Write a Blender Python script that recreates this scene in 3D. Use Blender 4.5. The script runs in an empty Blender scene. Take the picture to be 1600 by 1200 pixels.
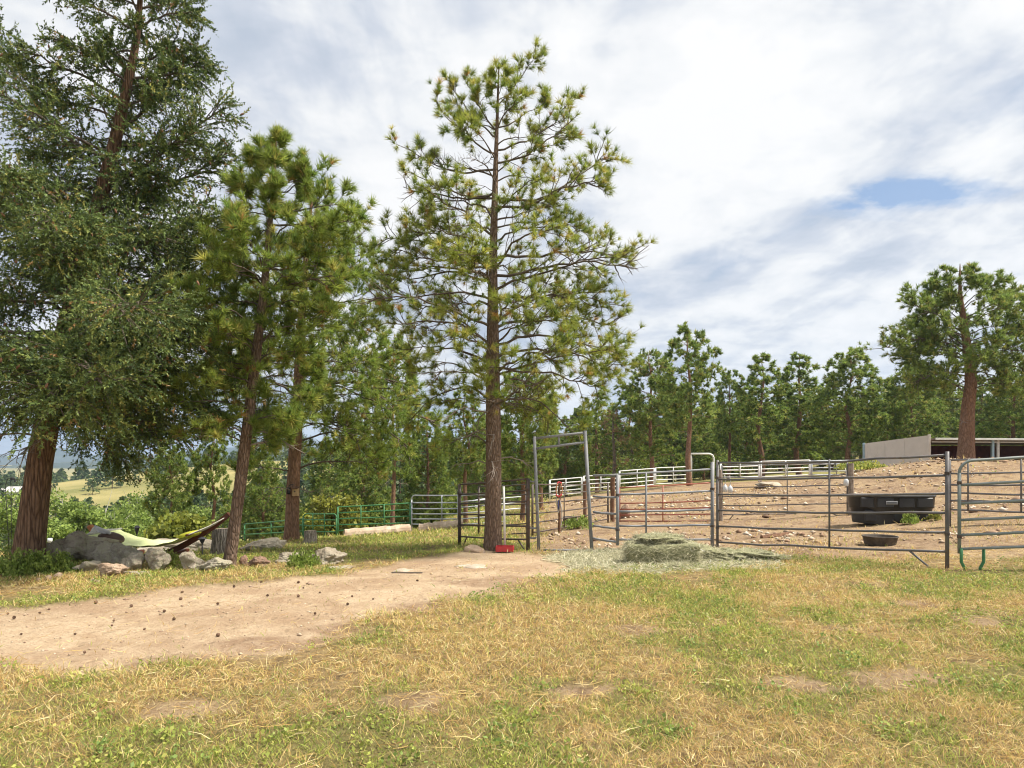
import bpy, math, random
import numpy as np
from mathutils import Vector, Matrix

# ------------------------------------------------------------------ camera, sky, sun, exposure
S = bpy.context.scene
COL = S.collection
F_PX = 1067.0      # focal length in pixels of a 1600 px wide picture
HOR = 718.0        # image row of the horizon (1600 x 1200 picture)
EYE = 1.55

cam_d = bpy.data.cameras.new('camera')
cam = bpy.data.objects.new('camera', cam_d)
COL.objects.link(cam)
cam.location = (0, 0, EYE)
cam.rotation_euler = (math.radians(90), 0, 0)
cam_d.sensor_width = 36.0
cam_d.lens = 36.0 * F_PX / 1600.0
cam_d.shift_y = (HOR - 600.0) / 1600.0
cam_d.clip_start = 0.05
cam_d.clip_end = 20000
S.camera = cam
S.render.resolution_x, S.render.resolution_y = 1024, 768
S.render.engine = 'CYCLES'
S.cycles.use_denoising = True
S.cycles.max_bounces = 4
S.cycles.diffuse_bounces = 2
S.cycles.glossy_bounces = 1
S.cycles.use_adaptive_sampling = True
S.cycles.adaptive_threshold = 0.02
S.cycles.filter_width = 1.1
S.cycles.transmission_bounces = 2
S.cycles.volume_bounces = 0
S.cycles.sample_clamp_indirect = 5.0
S.view_settings.view_transform = 'Standard'
S.view_settings.look = 'None'
S.view_settings.exposure = 0.8
S.view_settings.gamma = 1.0

SUN_EL = math.radians(58)
SUN_AZ = math.radians(98)     # compass style, clockwise from +Y: the sun stands high to the right
sun_dir = Vector((math.cos(SUN_EL) * math.sin(SUN_AZ), math.cos(SUN_EL) * math.cos(SUN_AZ), math.sin(SUN_EL)))
sun_d = bpy.data.lights.new('sun', 'SUN')
sun_d.energy = 4.7
sun_d.angle = math.radians(8.0)
sun_d.color = (1.0, 0.93, 0.82)
sun = bpy.data.objects.new('sun', sun_d)
COL.objects.link(sun)
sun.rotation_euler = sun_dir.to_track_quat('Z', 'Y').to_euler()

W = bpy.data.worlds.new('World')
S.world = W
W.use_nodes = True
W.cycles.sampling_method = 'MANUAL'
W.cycles.sample_map_resolution = 128
nt = W.node_tree
nt.nodes.clear()


def N(tree, kind, **kw):
    n = tree.nodes.new(kind)
    for k, v in kw.items():
        if k in n.inputs and not hasattr(n, k):
            n.inputs[k].default_value = v
        else:
            setattr(n, k, v)
    return n


def L(tree, a, b):
    tree.links.new(a, b)


def mth(tree, op, a, b=None, c=None, clamp=False):
    n = tree.nodes.new('ShaderNodeMath')
    n.operation = op
    n.use_clamp = clamp
    for i, v in enumerate((a, b, c)):
        if v is None:
            continue
        if isinstance(v, (int, float)):
            n.inputs[i].default_value = v
        else:
            tree.links.new(v, n.inputs[i])
    return n.outputs[0]


def ramp(tree, fac, stops, interp='LINEAR'):
    n = tree.nodes.new('ShaderNodeValToRGB')
    cr = n.color_ramp
    cr.interpolation = interp
    while len(cr.elements) > 1:
        cr.elements.remove(cr.elements[-1])
    for i, (p, c) in enumerate(stops):
        e = cr.elements[0] if i == 0 else cr.elements.new(p)
        e.position = p
        e.color = (c[0], c[1], c[2], 1) if not isinstance(c, (int, float)) else (c, c, c, 1)
    tree.links.new(fac, n.inputs[0])
    return n.outputs[0]


def noise(tree, vec, scale, detail=4, rough=0.55, dist=0.0):
    n = tree.nodes.new('ShaderNodeTexNoise')
    n.inputs['Scale'].default_value = scale
    n.inputs['Detail'].default_value = detail
    n.inputs['Roughness'].default_value = rough
    n.inputs['Distortion'].default_value = dist
    if vec is not None:
        tree.links.new(vec, n.inputs['Vector'])
    return n.outputs[0]


def mixc(tree, fac, a, b, mode='MIX'):
    n = tree.nodes.new('ShaderNodeMix')
    n.data_type = 'RGBA'
    n.blend_type = mode
    for sock, v in ((n.inputs[0], fac), (n.inputs[6], a), (n.inputs[7], b)):
        if isinstance(v, (int, float)):
            sock.default_value = v
        elif isinstance(v, (tuple, list)):
            sock.default_value = (v[0], v[1], v[2], 1)
        else:
            tree.links.new(v, sock)
    return n.outputs[2]


def mapping(tree, vec, scale=(1, 1, 1), rot=(0, 0, 0), loc=(0, 0, 0)):
    n = tree.nodes.new('ShaderNodeMapping')
    n.inputs['Scale'].default_value = scale
    n.inputs['Rotation'].default_value = rot
    n.inputs['Location'].default_value = loc
    tree.links.new(vec, n.inputs['Vector'])
    return n.outputs[0]


def build_world():
    sky = nt.nodes.new('ShaderNodeTexSky')
    sky.sky_type = 'NISHITA'
    sky.sun_disc = False
    sky.sun_elevation = SUN_EL
    sky.sun_rotation = SUN_AZ
    sky.altitude = 2300
    sky.air_density = 1.0
    sky.dust_density = 0.6
    tc = nt.nodes.new('ShaderNodeTexCoord')
    d = tc.outputs['Generated']
    sep = nt.nodes.new('ShaderNodeSeparateXYZ')
    L(nt, d, sep.inputs[0])
    zz = mth(nt, 'ADD', mth(nt, 'MAXIMUM', sep.outputs[2], 0.0), 0.16)
    u = mth(nt, 'DIVIDE', sep.outputs[0], zz)
    v = mth(nt, 'DIVIDE', sep.outputs[1], zz)
    cmb = nt.nodes.new('ShaderNodeCombineXYZ')
    L(nt, u, cmb.inputs[0])
    L(nt, v, cmb.inputs[1])
    plane = cmb.outputs[0]
    # long streets of cloud that run across the sky, and softer billows on them
    streets = mapping(nt, plane, scale=(1.25, 0.55, 1), rot=(0, 0, math.radians(32)), loc=(1.7, 3.1, 0))
    n1 = noise(nt, streets, 1.15, 6, 0.56, 0.5)
    n2 = noise(nt, mapping(nt, plane, scale=(1, 0.7, 1), rot=(0, 0, math.radians(25)), loc=(4.2, 0.3, 0)), 1.7, 6, 0.55, 0.4)
    n3 = noise(nt, mapping(nt, plane, loc=(9, 2, 0)), 5.0, 4, 0.6, 0.3)
    body = mth(nt, 'ADD', mth(nt, 'MULTIPLY', n1, 0.48), mth(nt, 'ADD', mth(nt, 'MULTIPLY', n2, 0.30), mth(nt, 'MULTIPLY', n3, 0.22)))
    # one open gap in the overcast
    g = Vector((CLOUD_GAP[0] - 800, F_PX, HOR - CLOUD_GAP[1])).normalized()
    gu, gv = g.x / (g.z + 0.16), g.y / (g.z + 0.16)
    gm = mapping(nt, plane, loc=(-gu, -gv, 0))
    gm = mapping(nt, gm, rot=(0, 0, math.radians(CLOUD_GAP[2])))
    gm = mapping(nt, gm, scale=(1 / CLOUD_GAP[3], 1 / CLOUD_GAP[4], 1))
    wn = nt.nodes.new('ShaderNodeTexNoise')
    wn.inputs['Scale'].default_value = 2.6
    wn.inputs['Detail'].default_value = 6
    wn.inputs['Roughness'].default_value = 0.62
    L(nt, plane, wn.inputs['Vector'])
    wob = nt.nodes.new('ShaderNodeVectorMath')
    wob.operation = 'MULTIPLY_ADD'
    L(nt, wn.outputs['Color'], wob.inputs[0])
    wob.inputs[1].default_value = (2.6, 2.6, 0)
    sub = nt.nodes.new('ShaderNodeVectorMath')
    sub.operation = 'SUBTRACT'
    L(nt, gm, sub.inputs[0])
    sub.inputs[1].default_value = (1.3, 1.3, 0)
    L(nt, sub.outputs[0], wob.inputs[2])
    gm = wob.outputs[0]
    ln = nt.nodes.new('ShaderNodeVectorMath')
    ln.operation = 'LENGTH'
    L(nt, gm, ln.inputs[0])
    gap = ramp(nt, ln.outputs['Value'], [(0.0, 0.9), (0.4, 0.6), (0.85, 0.15), (1.0, 0.0)], 'EASE')
    cov_in = mth(nt, 'SUBTRACT', mth(nt, 'ADD', n2, mth(nt, 'MULTIPLY', n3, 0.35)), mth(nt, 'MULTIPLY', gap, 0.62))
    cover = ramp(nt, cov_in, [(0.22, 0.05), (0.36, 0.6), (0.56, 1.0)])
    shade = ramp(nt, body, [(0.41, (4.5, 5.0, 5.85)), (0.46, (5.6, 5.95, 6.65)), (0.493, (6.8, 7.0, 7.35)), (0.52, (7.9, 7.95, 8.0)), (0.56, (8.7, 8.6, 8.5))])
    blue = mixc(nt, 0.6, sky.outputs[0], (3.4, 4.9, 7.4))
    c = mixc(nt, cover, blue, shade)
    bg = nt.nodes.new('ShaderNodeBackground')
    bg.inputs[1].default_value = 0.068
    L(nt, c, bg.inputs[0])
    out = nt.nodes.new('ShaderNodeOutputWorld')
    L(nt, bg.outputs[0], out.inputs[0])


CLOUD_GAP = (1485, 306, 14, 0.34, 0.13)   # direction of the gap in picture terms, its turn and its two radii on the cloud plane
build_world()

# ------------------------------------------------------------------ helpers
rng = np.random.default_rng(7)
random.seed(7)


def nrm(a):
    return a / np.maximum(np.linalg.norm(a, axis=-1, keepdims=True), 1e-9)


def P3(px, py, Y):
    """World point at depth Y that the photograph shows at (px, py)."""
    return np.array([(px - 800.0) / F_PX * Y, Y, EYE + (HOR - py) / F_PX * Y])


class Noise2:
    """Smooth value noise on the plane, for terrain, patches and edges."""
    def __init__(self, seed):
        self.t = np.random.default_rng(seed).random((256, 256))

    def one(self, x, y):
        xi, yi = np.floor(x).astype(int), np.floor(y).astype(int)
        fx, fy = x - xi, y - yi
        fx, fy = fx * fx * (3 - 2 * fx), fy * fy * (3 - 2 * fy)
        a, b = self.t[xi % 256, yi % 256], self.t[(xi + 1) % 256, yi % 256]
        c, d = self.t[xi % 256, (yi + 1) % 256], self.t[(xi + 1) % 256, (yi + 1) % 256]
        return (a * (1 - fx) + b * fx) * (1 - fy) + (c * (1 - fx) + d * fx) * fy

    def __call__(self, x, y, f=1.0, oct=4):
        s, a, t = 0.0, 1.0, 0.0
        for o in range(oct):
            s = s + a * self.one(np.asarray(x) * f * 2 ** o + 17.3 * o, np.asarray(y) * f * 2 ** o + 5.1 * o)
            t += a
            a *= 0.5
        return s / t


NA, NB, NC = Noise2(1), Noise2(2), Noise2(3)


def sstep(a, b, x):
    t = np.clip((x - a) / (b - a), 0, 1)
    return t * t * (3 - 2 * t)


def mesh(name, V, F, col=None, smooth=False):
    """V (n,3); F one face array or a list of them (tris, quads); col (n,3) linear colours."""
    me = bpy.data.meshes.new(name)
    V = np.asarray(V, dtype=np.float32)
    Fs = F if isinstance(F, list) else [F]
    Fs = [np.asarray(f, dtype=np.int32) for f in Fs if len(f)]
    me.vertices.add(len(V))
    me.vertices.foreach_set('co', V.ravel())
    idx = np.concatenate([f.ravel() for f in Fs])
    tot = np.concatenate([np.full(len(f), f.shape[1], np.int32) for f in Fs])
    st = np.concatenate([[0], np.cumsum(tot)[:-1]]).astype(np.int32)
    me.loops.add(len(idx))
    me.loops.foreach_set('vertex_index', idx)
    me.polygons.add(len(tot))
    me.polygons.foreach_set('loop_start', st)
    me.polygons.foreach_set('use_smooth', np.full(len(tot), bool(smooth)))
    me.update(calc_edges=True)
    if col is not None:
        at = me.color_attributes.new('Col', 'FLOAT_COLOR', 'POINT')
        c4 = np.ones((len(V), 4), np.float32)
        c4[:, :3] = col
        at.data.foreach_set('color', c4.ravel())
    return me


def obj(name, me, mat=None, parent=None, loc=None, **tags):
    o = bpy.data.objects.new(name, me)
    COL.objects.link(o)
    if mat is not None and me is not None and not me.materials:
        me.materials.append(mat)
    if parent is not None:
        o.parent = parent
    if loc is not None:
        o.location = tuple(float(v) for v in loc)
    if 'category' in tags and 'kind' not in tags:
        o['kind'] = 'thing'
    for k, v in tags.items():
        o[k] = v
    return o


def thing(name, label, cat, loc=(0, 0, 0), rz=0.0, group=None):
    o = obj(name, None, loc=loc, label=label, category=cat)
    o.rotation_euler[2] = rz
    if group:
        o['group'] = group
    return o


def copy_tree(o, parent=None):
    c = o.copy()
    COL.objects.link(c)
    c.parent = parent
    for ch in list(o.children):
        copy_tree(ch, c)
    return c


class MB:
    """Collects pieces of one mesh."""
    def __init__(self):
        self.V, self.F3, self.F4, self.C, self.n = [], [], [], [], 0

    def add(self, V, F, col=None):
        V = np.asarray(V, float).reshape(-1, 3)
        for f in (F if isinstance(F, list) else [F]):
            f = np.asarray(f)
            if len(f) == 0:
                continue
            (self.F3 if f.shape[1] == 3 else self.F4).append(f + self.n)
        self.V.append(V)
        c = np.ones((len(V), 3)) * 0.5 if col is None else np.broadcast_to(np.asarray(col, float), (len(V), 3))
        self.C.append(c)
        self.n += len(V)
        return self

    def me(self, name, smooth=False):
        F = []
        if self.F3:
            F.append(np.concatenate(self.F3))
        if self.F4:
            F.append(np.concatenate(self.F4))
        return mesh(name, np.concatenate(self.V), F, np.concatenate(self.C), smooth)


def tubes(Pt, R, n=5):
    """Pt (B,K,3), R (B,K): one open tapering tube for each row."""
    Pt = np.asarray(Pt, float)
    B, K, _ = Pt.shape
    T = nrm(np.gradient(Pt, axis=1))
    ref = np.where(np.abs(T[:, :1, 2:3]) > 0.85, np.array([1.0, 0.13, 0.0]), np.array([0.11, 0.07, 1.0]))
    U = nrm(np.cross(T, np.broadcast_to(ref, T.shape)))
    Wv = np.cross(T, U)
    a = np.arange(n) / n * 2 * np.pi
    V = Pt[:, :, None] + R[:, :, None, None] * (U[:, :, None] * np.cos(a)[None, None, :, None] + Wv[:, :, None] * np.sin(a)[None, None, :, None])
    base = (np.arange(B)[:, None, None] * K + np.arange(K - 1)[None, :, None]) * n
    i = np.arange(n)[None, None, :]
    j = (i + 1) % n
    F = np.stack([base + i, base + j, base + n + j, base + n + i], -1).reshape(-1, 4)
    return V.reshape(-1, 3), F


def pipe(mb, pts, r, n=10, col=None):
    """A closed pipe along a polyline."""
    pts = np.asarray(pts, float)
    K = len(pts)
    r = np.full(K, r, float) if np.isscalar(r) else np.asarray(r, float)
    T = nrm(np.gradient(pts, axis=0))
    u = np.cross(T[0], [0.0, 0.0, 1.0] if abs(T[0][2]) < 0.9 else [1.0, 0.0, 0.0])
    V = []
    a = np.arange(n) / n * 2 * np.pi
    for k in range(K):
        u = u - T[k] * np.dot(u, T[k])
        u = u / np.linalg.norm(u)
        w = np.cross(T[k], u)
        V.append(pts[k] + r[k] * (np.cos(a)[:, None] * u + np.sin(a)[:, None] * w))
    V = np.concatenate(V + [pts[:1], pts[-1:]])
    i = np.arange(n)
    j = (i + 1) % n
    F = np.concatenate([np.stack([k * n + i, k * n + j, (k + 1) * n + j, (k + 1) * n + i], -1) for k in range(K - 1)])
    F3 = np.concatenate([np.stack([np.full(n, K * n), j, i], -1), np.stack([np.full(n, K * n + 1), (K - 1) * n + i, (K - 1) * n + j], -1)])
    mb.add(V, [F, F3], col)


def box(mb, c, s, R=None, col=None, bev=0.0):
    """A box with its edges cut off by bev."""
    s = np.asarray(s, float) / 2
    vs, fs = [], []
    b = bev
    if b <= 0:
        V = np.array([[x, y, z] for x in (-1, 1) for y in (-1, 1) for z in (-1, 1)]) * s
        F = np.array([[0, 1, 3, 2], [4, 6, 7, 5], [0, 4, 5, 1], [2, 3, 7, 6], [0, 2, 6, 4], [1, 5, 7, 3]])
        F3 = np.zeros((0, 3), int)
    else:
        V, ids = [], {}
        for x in (-1, 1):
            for y in (-1, 1):
                for z in (-1, 1):
                    sg = np.array([x, y, z])
                    for ax in range(3):
                        v = sg * s - sg * b
                        v[ax] = sg[ax] * s[ax]
                        ids[(x, y, z, ax)] = len(V)
                        V.append(v)
        V = np.array(V)
        F, F3 = [], []
        for ax in range(3):
            o1, o2 = (ax + 1) % 3, (ax + 2) % 3
            for sg in (-1, 1):
                q = []
                for p, r in ((-1, -1), (1, -1), (1, 1), (-1, 1)):
                    k = [0, 0, 0]
                    k[ax], k[o1], k[o2] = sg, p, r
                    q.append(ids[(k[0], k[1], k[2], ax)])
                F.append(q if sg > 0 else q[::-1])
            for p in (-1, 1):
                for r in (-1, 1):
                    k0, k1 = [0, 0, 0], [0, 0, 0]
                    k0[o1] = k1[o1] = p
                    k0[o2] = k1[o2] = r
                    k0[ax], k1[ax] = -1, 1
                    q = [ids[(*k0, o1)], ids[(*k1, o1)], ids[(*k1, o2)], ids[(*k0, o2)]]
                    F.append(q if p * r > 0 else q[::-1])
        for x in (-1, 1):
            for y in (-1, 1):
                for z in (-1, 1):
                    t = [ids[(x, y, z, a)] for a in range(3)]
                    F3.append(t if x * y * z > 0 else t[::-1])
        F, F3 = np.array(F), np.array(F3)
    if R is not None:
        V = V @ np.asarray(R).T
    mb.add(V + np.asarray(c, float), [F, F3], col)


def rotz(a):
    c, s = math.cos(a), math.sin(a)
    return np.array([[c, -s, 0], [s, c, 0], [0, 0, 1.0]])


def beam(mb, a, b, w, h, col=None, bev=0.01):
    """A rectangular bar from a to b."""
    a, b = np.asarray(a, float), np.asarray(b, float)
    d = b - a
    l = np.linalg.norm(d)
    x = d / l
    y = nrm(np.cross([0, 0, 1.0] if abs(x[2]) < 0.95 else [0, 1.0, 0], x))
    z = np.cross(x, y)
    box(mb, (a + b) / 2, (l, w, h), np.stack([x, y, z], 1), col, bev)


# ------------------------------------------------------------------ materials
def mat(name):
    m = bpy.data.materials.new(name)
    m.use_nodes = True
    t = m.node_tree
    b = t.nodes['Principled BSDF']
    b.inputs['Specular IOR Level'].default_value = 0.3
    return m, t, b


def bump(t, b, h, strength=0.5, dist=0.02):
    n = t.nodes.new('ShaderNodeBump')
    n.inputs['Strength'].default_value = strength
    n.inputs['Distance'].default_value = dist
    t.links.new(h, n.inputs['Height'])
    t.links.new(n.outputs[0], b.inputs['Normal'])


def ocoord(t):
    return t.nodes.new('ShaderNodeTexCoord').outputs['Object']


def vcol(t):
    n = t.nodes.new('ShaderNodeVertexColor')
    n.layer_name = 'Col'
    return n.outputs[0]


def leaf_mat(name, transl=0.3, rough=0.6, spec=0.25):
    m, t, b = mat(name)
    c = vcol(t)
    t.links.new(c, b.inputs['Base Color'])
    b.inputs['Roughness'].default_value = rough
    b.inputs['Specular IOR Level'].default_value = spec
    tr = t.nodes.new('ShaderNodeBsdfTranslucent')
    t.links.new(c, tr.inputs[0])
    mx = t.nodes.new('ShaderNodeMixShader')
    mx.inputs[0].default_value = transl
    out = t.nodes['Material Output']
    t.links.new(b.outputs[0], mx.inputs[1])
    t.links.new(tr.outputs[0], mx.inputs[2])
    t.links.new(mx.outputs[0], out.inputs[0])
    return m


def bark_mat(name, dark, mid, light, sc=1.0, zs=4.2):
    m, t, b = mat(name)
    o = ocoord(t)
    st = mapping(t, o, scale=(17 * sc, 17 * sc, zs * sc))
    vo = t.nodes.new('ShaderNodeTexVoronoi')
    vo.feature = 'DISTANCE_TO_EDGE'
    vo.inputs['Scale'].default_value = 1.7
    wob = mixc(t, 0.5, st, t.nodes.new('ShaderNodeTexNoise').outputs[1], 'ADD')
    t.links.new(wob, vo.inputs['Vector'])
    plates = ramp(t, vo.outputs['Distance'], [(0.0, 0.25), (0.08, 0.6), (0.25, 1.0)])
    n1 = noise(t, mapping(t, o, scale=(14, 14, 4)), 1.6, 6, 0.65)
    c = mixc(t, plates, dark, mixc(t, ramp(t, n1, [(0.35, 0), (0.66, 1)]), mid, light))
    t.links.new(c, b.inputs['Base Color'])
    b.inputs['Roughness'].default_value = 0.9
    b.inputs['Specular IOR Level'].default_value = 0.1
    bump(t, b, mth(t, 'ADD', mth(t, 'MULTIPLY', plates, 0.7), mth(t, 'MULTIPLY', n1, 0.5)), 0.9, 0.03)
    return m


def metal_paint(name, c1, c2, rust, amount=0.5, rough=0.45, metallic=0.0):
    m, t, b = mat(name)
    o = t.nodes.new('ShaderNodeNewGeometry').outputs['Position']
    n1 = noise(t, o, 3.2, 5, 0.6)
    n2 = noise(t, o, 22, 5, 0.7)
    c = mixc(t, ramp(t, n1, [(0.35, 0), (0.65, 1)]), c1, c2)
    rm = ramp(t, mth(t, 'ADD', mth(t, 'MULTIPLY', n1, 0.45), mth(t, 'MULTIPLY', n2, 0.55)), [(0.66 - 0.16 * amount, 0), (0.74 - 0.1 * amount, 1)])
    t.links.new(mixc(t, rm, c, rust), b.inputs['Base Color'])
    t.links.new(ramp(t, n2, [(0.3, rough - 0.08), (0.7, rough + 0.2)]), b.inputs['Roughness'])
    b.inputs['Metallic'].default_value = metallic
    bump(t, b, n2, 0.15, 0.004)
    return m


def plain(name, c1, c2=None, rough=0.7, sc=8.0, bmp=0.2, spec=0.3):
    m, t, b = mat(name)
    c2 = c2 or tuple(v * 0.7 for v in c1)
    n1 = noise(t, ocoord(t), sc, 5, 0.65)
    t.links.new(mixc(t, ramp(t, n1, [(0.35, 0), (0.65, 1)]), c2, c1), b.inputs['Base Color'])
    b.inputs['Roughness'].default_value = rough
    b.inputs['Specular IOR Level'].default_value = spec
    if bmp:
        bump(t, b, n1, bmp, 0.01)
    return m


def rock_mat(name, base, dark, lich=None, warm=None):
    m, t, b = mat(name)
    o = ocoord(t)
    n1 = noise(t, o, 3.4, 6, 0.66, 0.5)
    n2 = noise(t, o, 16, 6, 0.75)
    n3 = noise(t, mapping(t, o, loc=(5, 3, 1)), 4.2, 5, 0.7)
    c = mixc(t, ramp(t, n1, [(0.33, 0), (0.62, 1)]), dark, base)
    if warm:
        c = mixc(t, ramp(t, n3, [(0.5, 0), (0.68, 0.8)]), c, warm)
    if lich:
        c = mixc(t, ramp(t, mth(t, 'ADD', mth(t, 'MULTIPLY', n2, 0.6), mth(t, 'MULTIPLY', n3, 0.4)), [(0.47, 0), (0.56, 0.75)]), c, lich)
    c = mixc(t, ramp(t, n2, [(0.3, 0.45), (0.5, 0)]), c, tuple(v * 0.35 for v in dark))
    t.links.new(c, b.inputs['Base Color'])
    b.inputs['Roughness'].default_value = 0.92
    b.inputs['Specular IOR Level'].default_value = 0.15
    bump(t, b, mth(t, 'ADD', mth(t, 'MULTIPLY', n2, 0.7), n1), 1.0, 0.08)
    return m


M = {}
M['needle'] = leaf_mat('pine_needles', 0.42, 0.5)
M['fir_needle'] = leaf_mat('fir_needles', 0.22, 0.5)
M['leaf'] = leaf_mat('leaves', 0.4, 0.5)
M['blade'] = leaf_mat('grass_blades', 0.35, 0.7, 0.15)
M['bark_pine'] = bark_mat('pine_bark', (0.09, 0.06, 0.043), (0.20, 0.135, 0.095), (0.32, 0.23, 0.17))
M['bark_fir'] = bark_mat('fir_bark', (0.055, 0.033, 0.023), (0.19, 0.112, 0.07), (0.33, 0.205, 0.13), 0.8, 1.5)
M['bark_red'] = bark_mat('red_pine_bark', (0.11, 0.06, 0.04), (0.27, 0.15, 0.095), (0.38, 0.24, 0.16), 1.0, 2.6)
M['twig'] = plain('twig_bark', (0.17, 0.135, 0.105), (0.085, 0.066, 0.052), 0.9, 6)
M['bark_grey'] = bark_mat('grey_stump_bark', (0.10, 0.085, 0.07), (0.27, 0.235, 0.20), (0.42, 0.38, 0.33), 0.9, 2.0)
M['deadwood'] = plain('dead_wood', (0.33, 0.28, 0.235), (0.17, 0.135, 0.11), 0.9, 6)
M['grey_pipe'] = metal_paint('grey_pipe_paint', (0.20, 0.205, 0.22), (0.27, 0.275, 0.285), (0.16, 0.105, 0.075), 0.5)
M['dark_pipe'] = metal_paint('dark_weathered_pipe', (0.11, 0.105, 0.108), (0.175, 0.165, 0.16), (0.15, 0.088, 0.058), 0.75)
M['brown_pipe'] = metal_paint('rust_brown_pipe', (0.075, 0.06, 0.053), (0.12, 0.095, 0.08), (0.12, 0.06, 0.035), 0.9)
M['sage_pipe'] = metal_paint('faded_sage_pipe', (0.16, 0.19, 0.175), (0.24, 0.26, 0.25), (0.17, 0.09, 0.05), 0.55)
M['green_pipe'] = metal_paint('green_pipe_paint', (0.045, 0.16, 0.06), (0.075, 0.23, 0.095), (0.14, 0.09, 0.05), 0.2)
M['galv_pipe'] = metal_paint('galvanised_pipe', (0.36, 0.38, 0.41), (0.48, 0.5, 0.53), (0.25, 0.22, 0.2), 0.2, 0.4, 0.3)
M['white_pipe'] = metal_paint('white_pipe_paint', (0.68, 0.68, 0.66), (0.78, 0.78, 0.76), (0.4, 0.34, 0.28), 0.2)
M['red_pipe'] = metal_paint('red_pipe_paint', (0.36, 0.11, 0.075), (0.43, 0.17, 0.12), (0.26, 0.12, 0.08), 0.5)

# ------------------------------------------------------------------ ground
# heights read off the photograph: (px, py, depth) of points where things meet the ground
CP = [(1480, 890, 9.6), (1570, 882, 9.8), (1118, 862, 13.0), (840, 863, 13.0), (925, 863, 13.0), (770, 853, 13.1), (717, 850, 14.2),
      (560, 886, 10.6), (358, 886, 10.2), (60, 878, 10.8), (250, 902, 9.4), (455, 844, 18.0), (540, 842, 22.5), (640, 836, 25.0),
      (382, 847, 33.0), (690, 847, 17.0), (875, 833, 17.5), (951, 814, 20.0), (1036, 816, 20.0), (1230, 808, 20.0), (1328, 809, 19.0),
      (1405, 816, 15.0), (1375, 851, 12.3), (1595, 800, 14.0), (1600, 722, 27.0), (1460, 713, 27.0), (1390, 728, 27.0), (1300, 743, 40.0), (1200, 746, 50.0),
      (1265, 743, 52.0), (967, 767, 43.0), (860, 780, 40.0), (1077, 756, 42.0), (1350, 727, 27.0), (1425, 759, 37.0), (1560, 752, 37.0), (1400, 735, 48.0), (1700, 715, 48.0), (640, 835, 32.0),
      (300, 868, 13.0), (200, 866, 15.0), (100, 866, 16.0), (0, 866, 16.0), (1120, 770, 30.0), (1200, 753, 40.0), (1260, 750, 44.0), (1200, 768, 30.0), (1270, 760, 30.0), (760, 790, 34.0)]
cpx = [P3(*c) for c in CP]
cpx += [np.array(v, float) for v in [(-5, 2.5, 0), (0, 2.5, 0), (5, 2.5, 0), (9, 5, .05), (-6.5, 6, 0), (-2, 6, 0), (2, 6, 0), (5.5, 7, 0), (0, 8.5, 0),
                                     (-4, 8.5, .02), (0, -4, 0), (-9, -4, 0), (9, -4, .1), (0, -30, .3), (-30, -20, -1), (30, -20, 1.2), (-22, 30, -3.6), (-32, 42, -5.5),
                                     (-14, 30, -2.6), (-18, 45, -5.0), (-45, 20, -4), (-60, 60, -8), (-25, 70, -7.5), (0, 70, -2.2), (30, 70, 1.5), (60, 60, 4), (45, 20, 3), (12, 12, .35)]]
cpx = np.array(cpx)


def _rbf():
    X, z = cpx[:, :2], cpx[:, 2]
    n = len(X)
    A = np.linalg.norm(X[:, None] - X[None], axis=2) - 0.4 * np.eye(n)   # linear kernel, lightly smoothed
    Pm = np.c_[np.ones(n), X]
    K = np.block([[A, Pm], [Pm.T, np.zeros((3, 3))]])
    return np.linalg.solve(K, np.r_[z, 0, 0, 0])


RB = _rbf()


def far_h(x, y):
    zc = np.interp(x, [-600, -300, -195, -150, -100, 0, 150, 400], [-17, -15, -12, -5.0, 0.5, 3, 7, 10])
    val = np.interp(x, [-200, -60, 0, 60], [-16, -11, -4, 3])
    s = sstep(110, 265, y)
    return val * (1 - s) + zc * s + (NC(x, y, 0.012, 3) - 0.5) * 4 * sstep(80, 200, np.hypot(x, y))


def ground_h(x, y):
    x, y = np.asarray(x, float), np.asarray(y, float)
    sh = x.shape
    xf, yf = x.ravel(), y.ravel()
    out = np.zeros(len(xf))
    for i in range(0, len(xf), 20000):
        q = np.c_[xf[i:i + 20000], yf[i:i + 20000]]
        d = np.sqrt(((q[:, None] - cpx[None, :, :2]) ** 2).sum(2) + 0.5)
        out[i:i + 20000] = d @ RB[:len(cpx)] + RB[-3] + q @ RB[-2:]
    w = sstep(55, 105, np.hypot(xf, yf))
    out = out * (1 - w) + far_h(xf, yf) * w
    near = 1 - sstep(25, 60, np.hypot(xf, yf))
    out = out + near * ((NA(xf, yf, 0.9, 3) - 0.5) * 0.055 + (NB(xf, yf, 4.0, 3) - 0.5) * 0.02)
    return out.reshape(sh)


def gz(x, y):
    return float(ground_h(np.array([x]), np.array([y]))[0])


def gp(px, py):
    """Point where the ray through (px, py) meets the ground."""
    ys = np.concatenate([np.arange(2.5, 30, 0.05), np.arange(30, 80, 0.25)])
    xs = (px - 800.0) / F_PX * ys
    zs = EYE + (HOR - py) / F_PX * ys
    k = np.nonzero(zs <= ground_h(xs, ys))[0]
    k = k[0] if len(k) else len(ys) - 1
    return np.array([xs[k], ys[k], ground_h(xs[k:k + 1], ys[k:k + 1])[0]])


def on(px, py, Y):
    """Ground point below the place at depth Y in column px."""
    x = (px - 800.0) / F_PX * Y
    return np.array([x, Y, gz(x, Y)])


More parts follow.
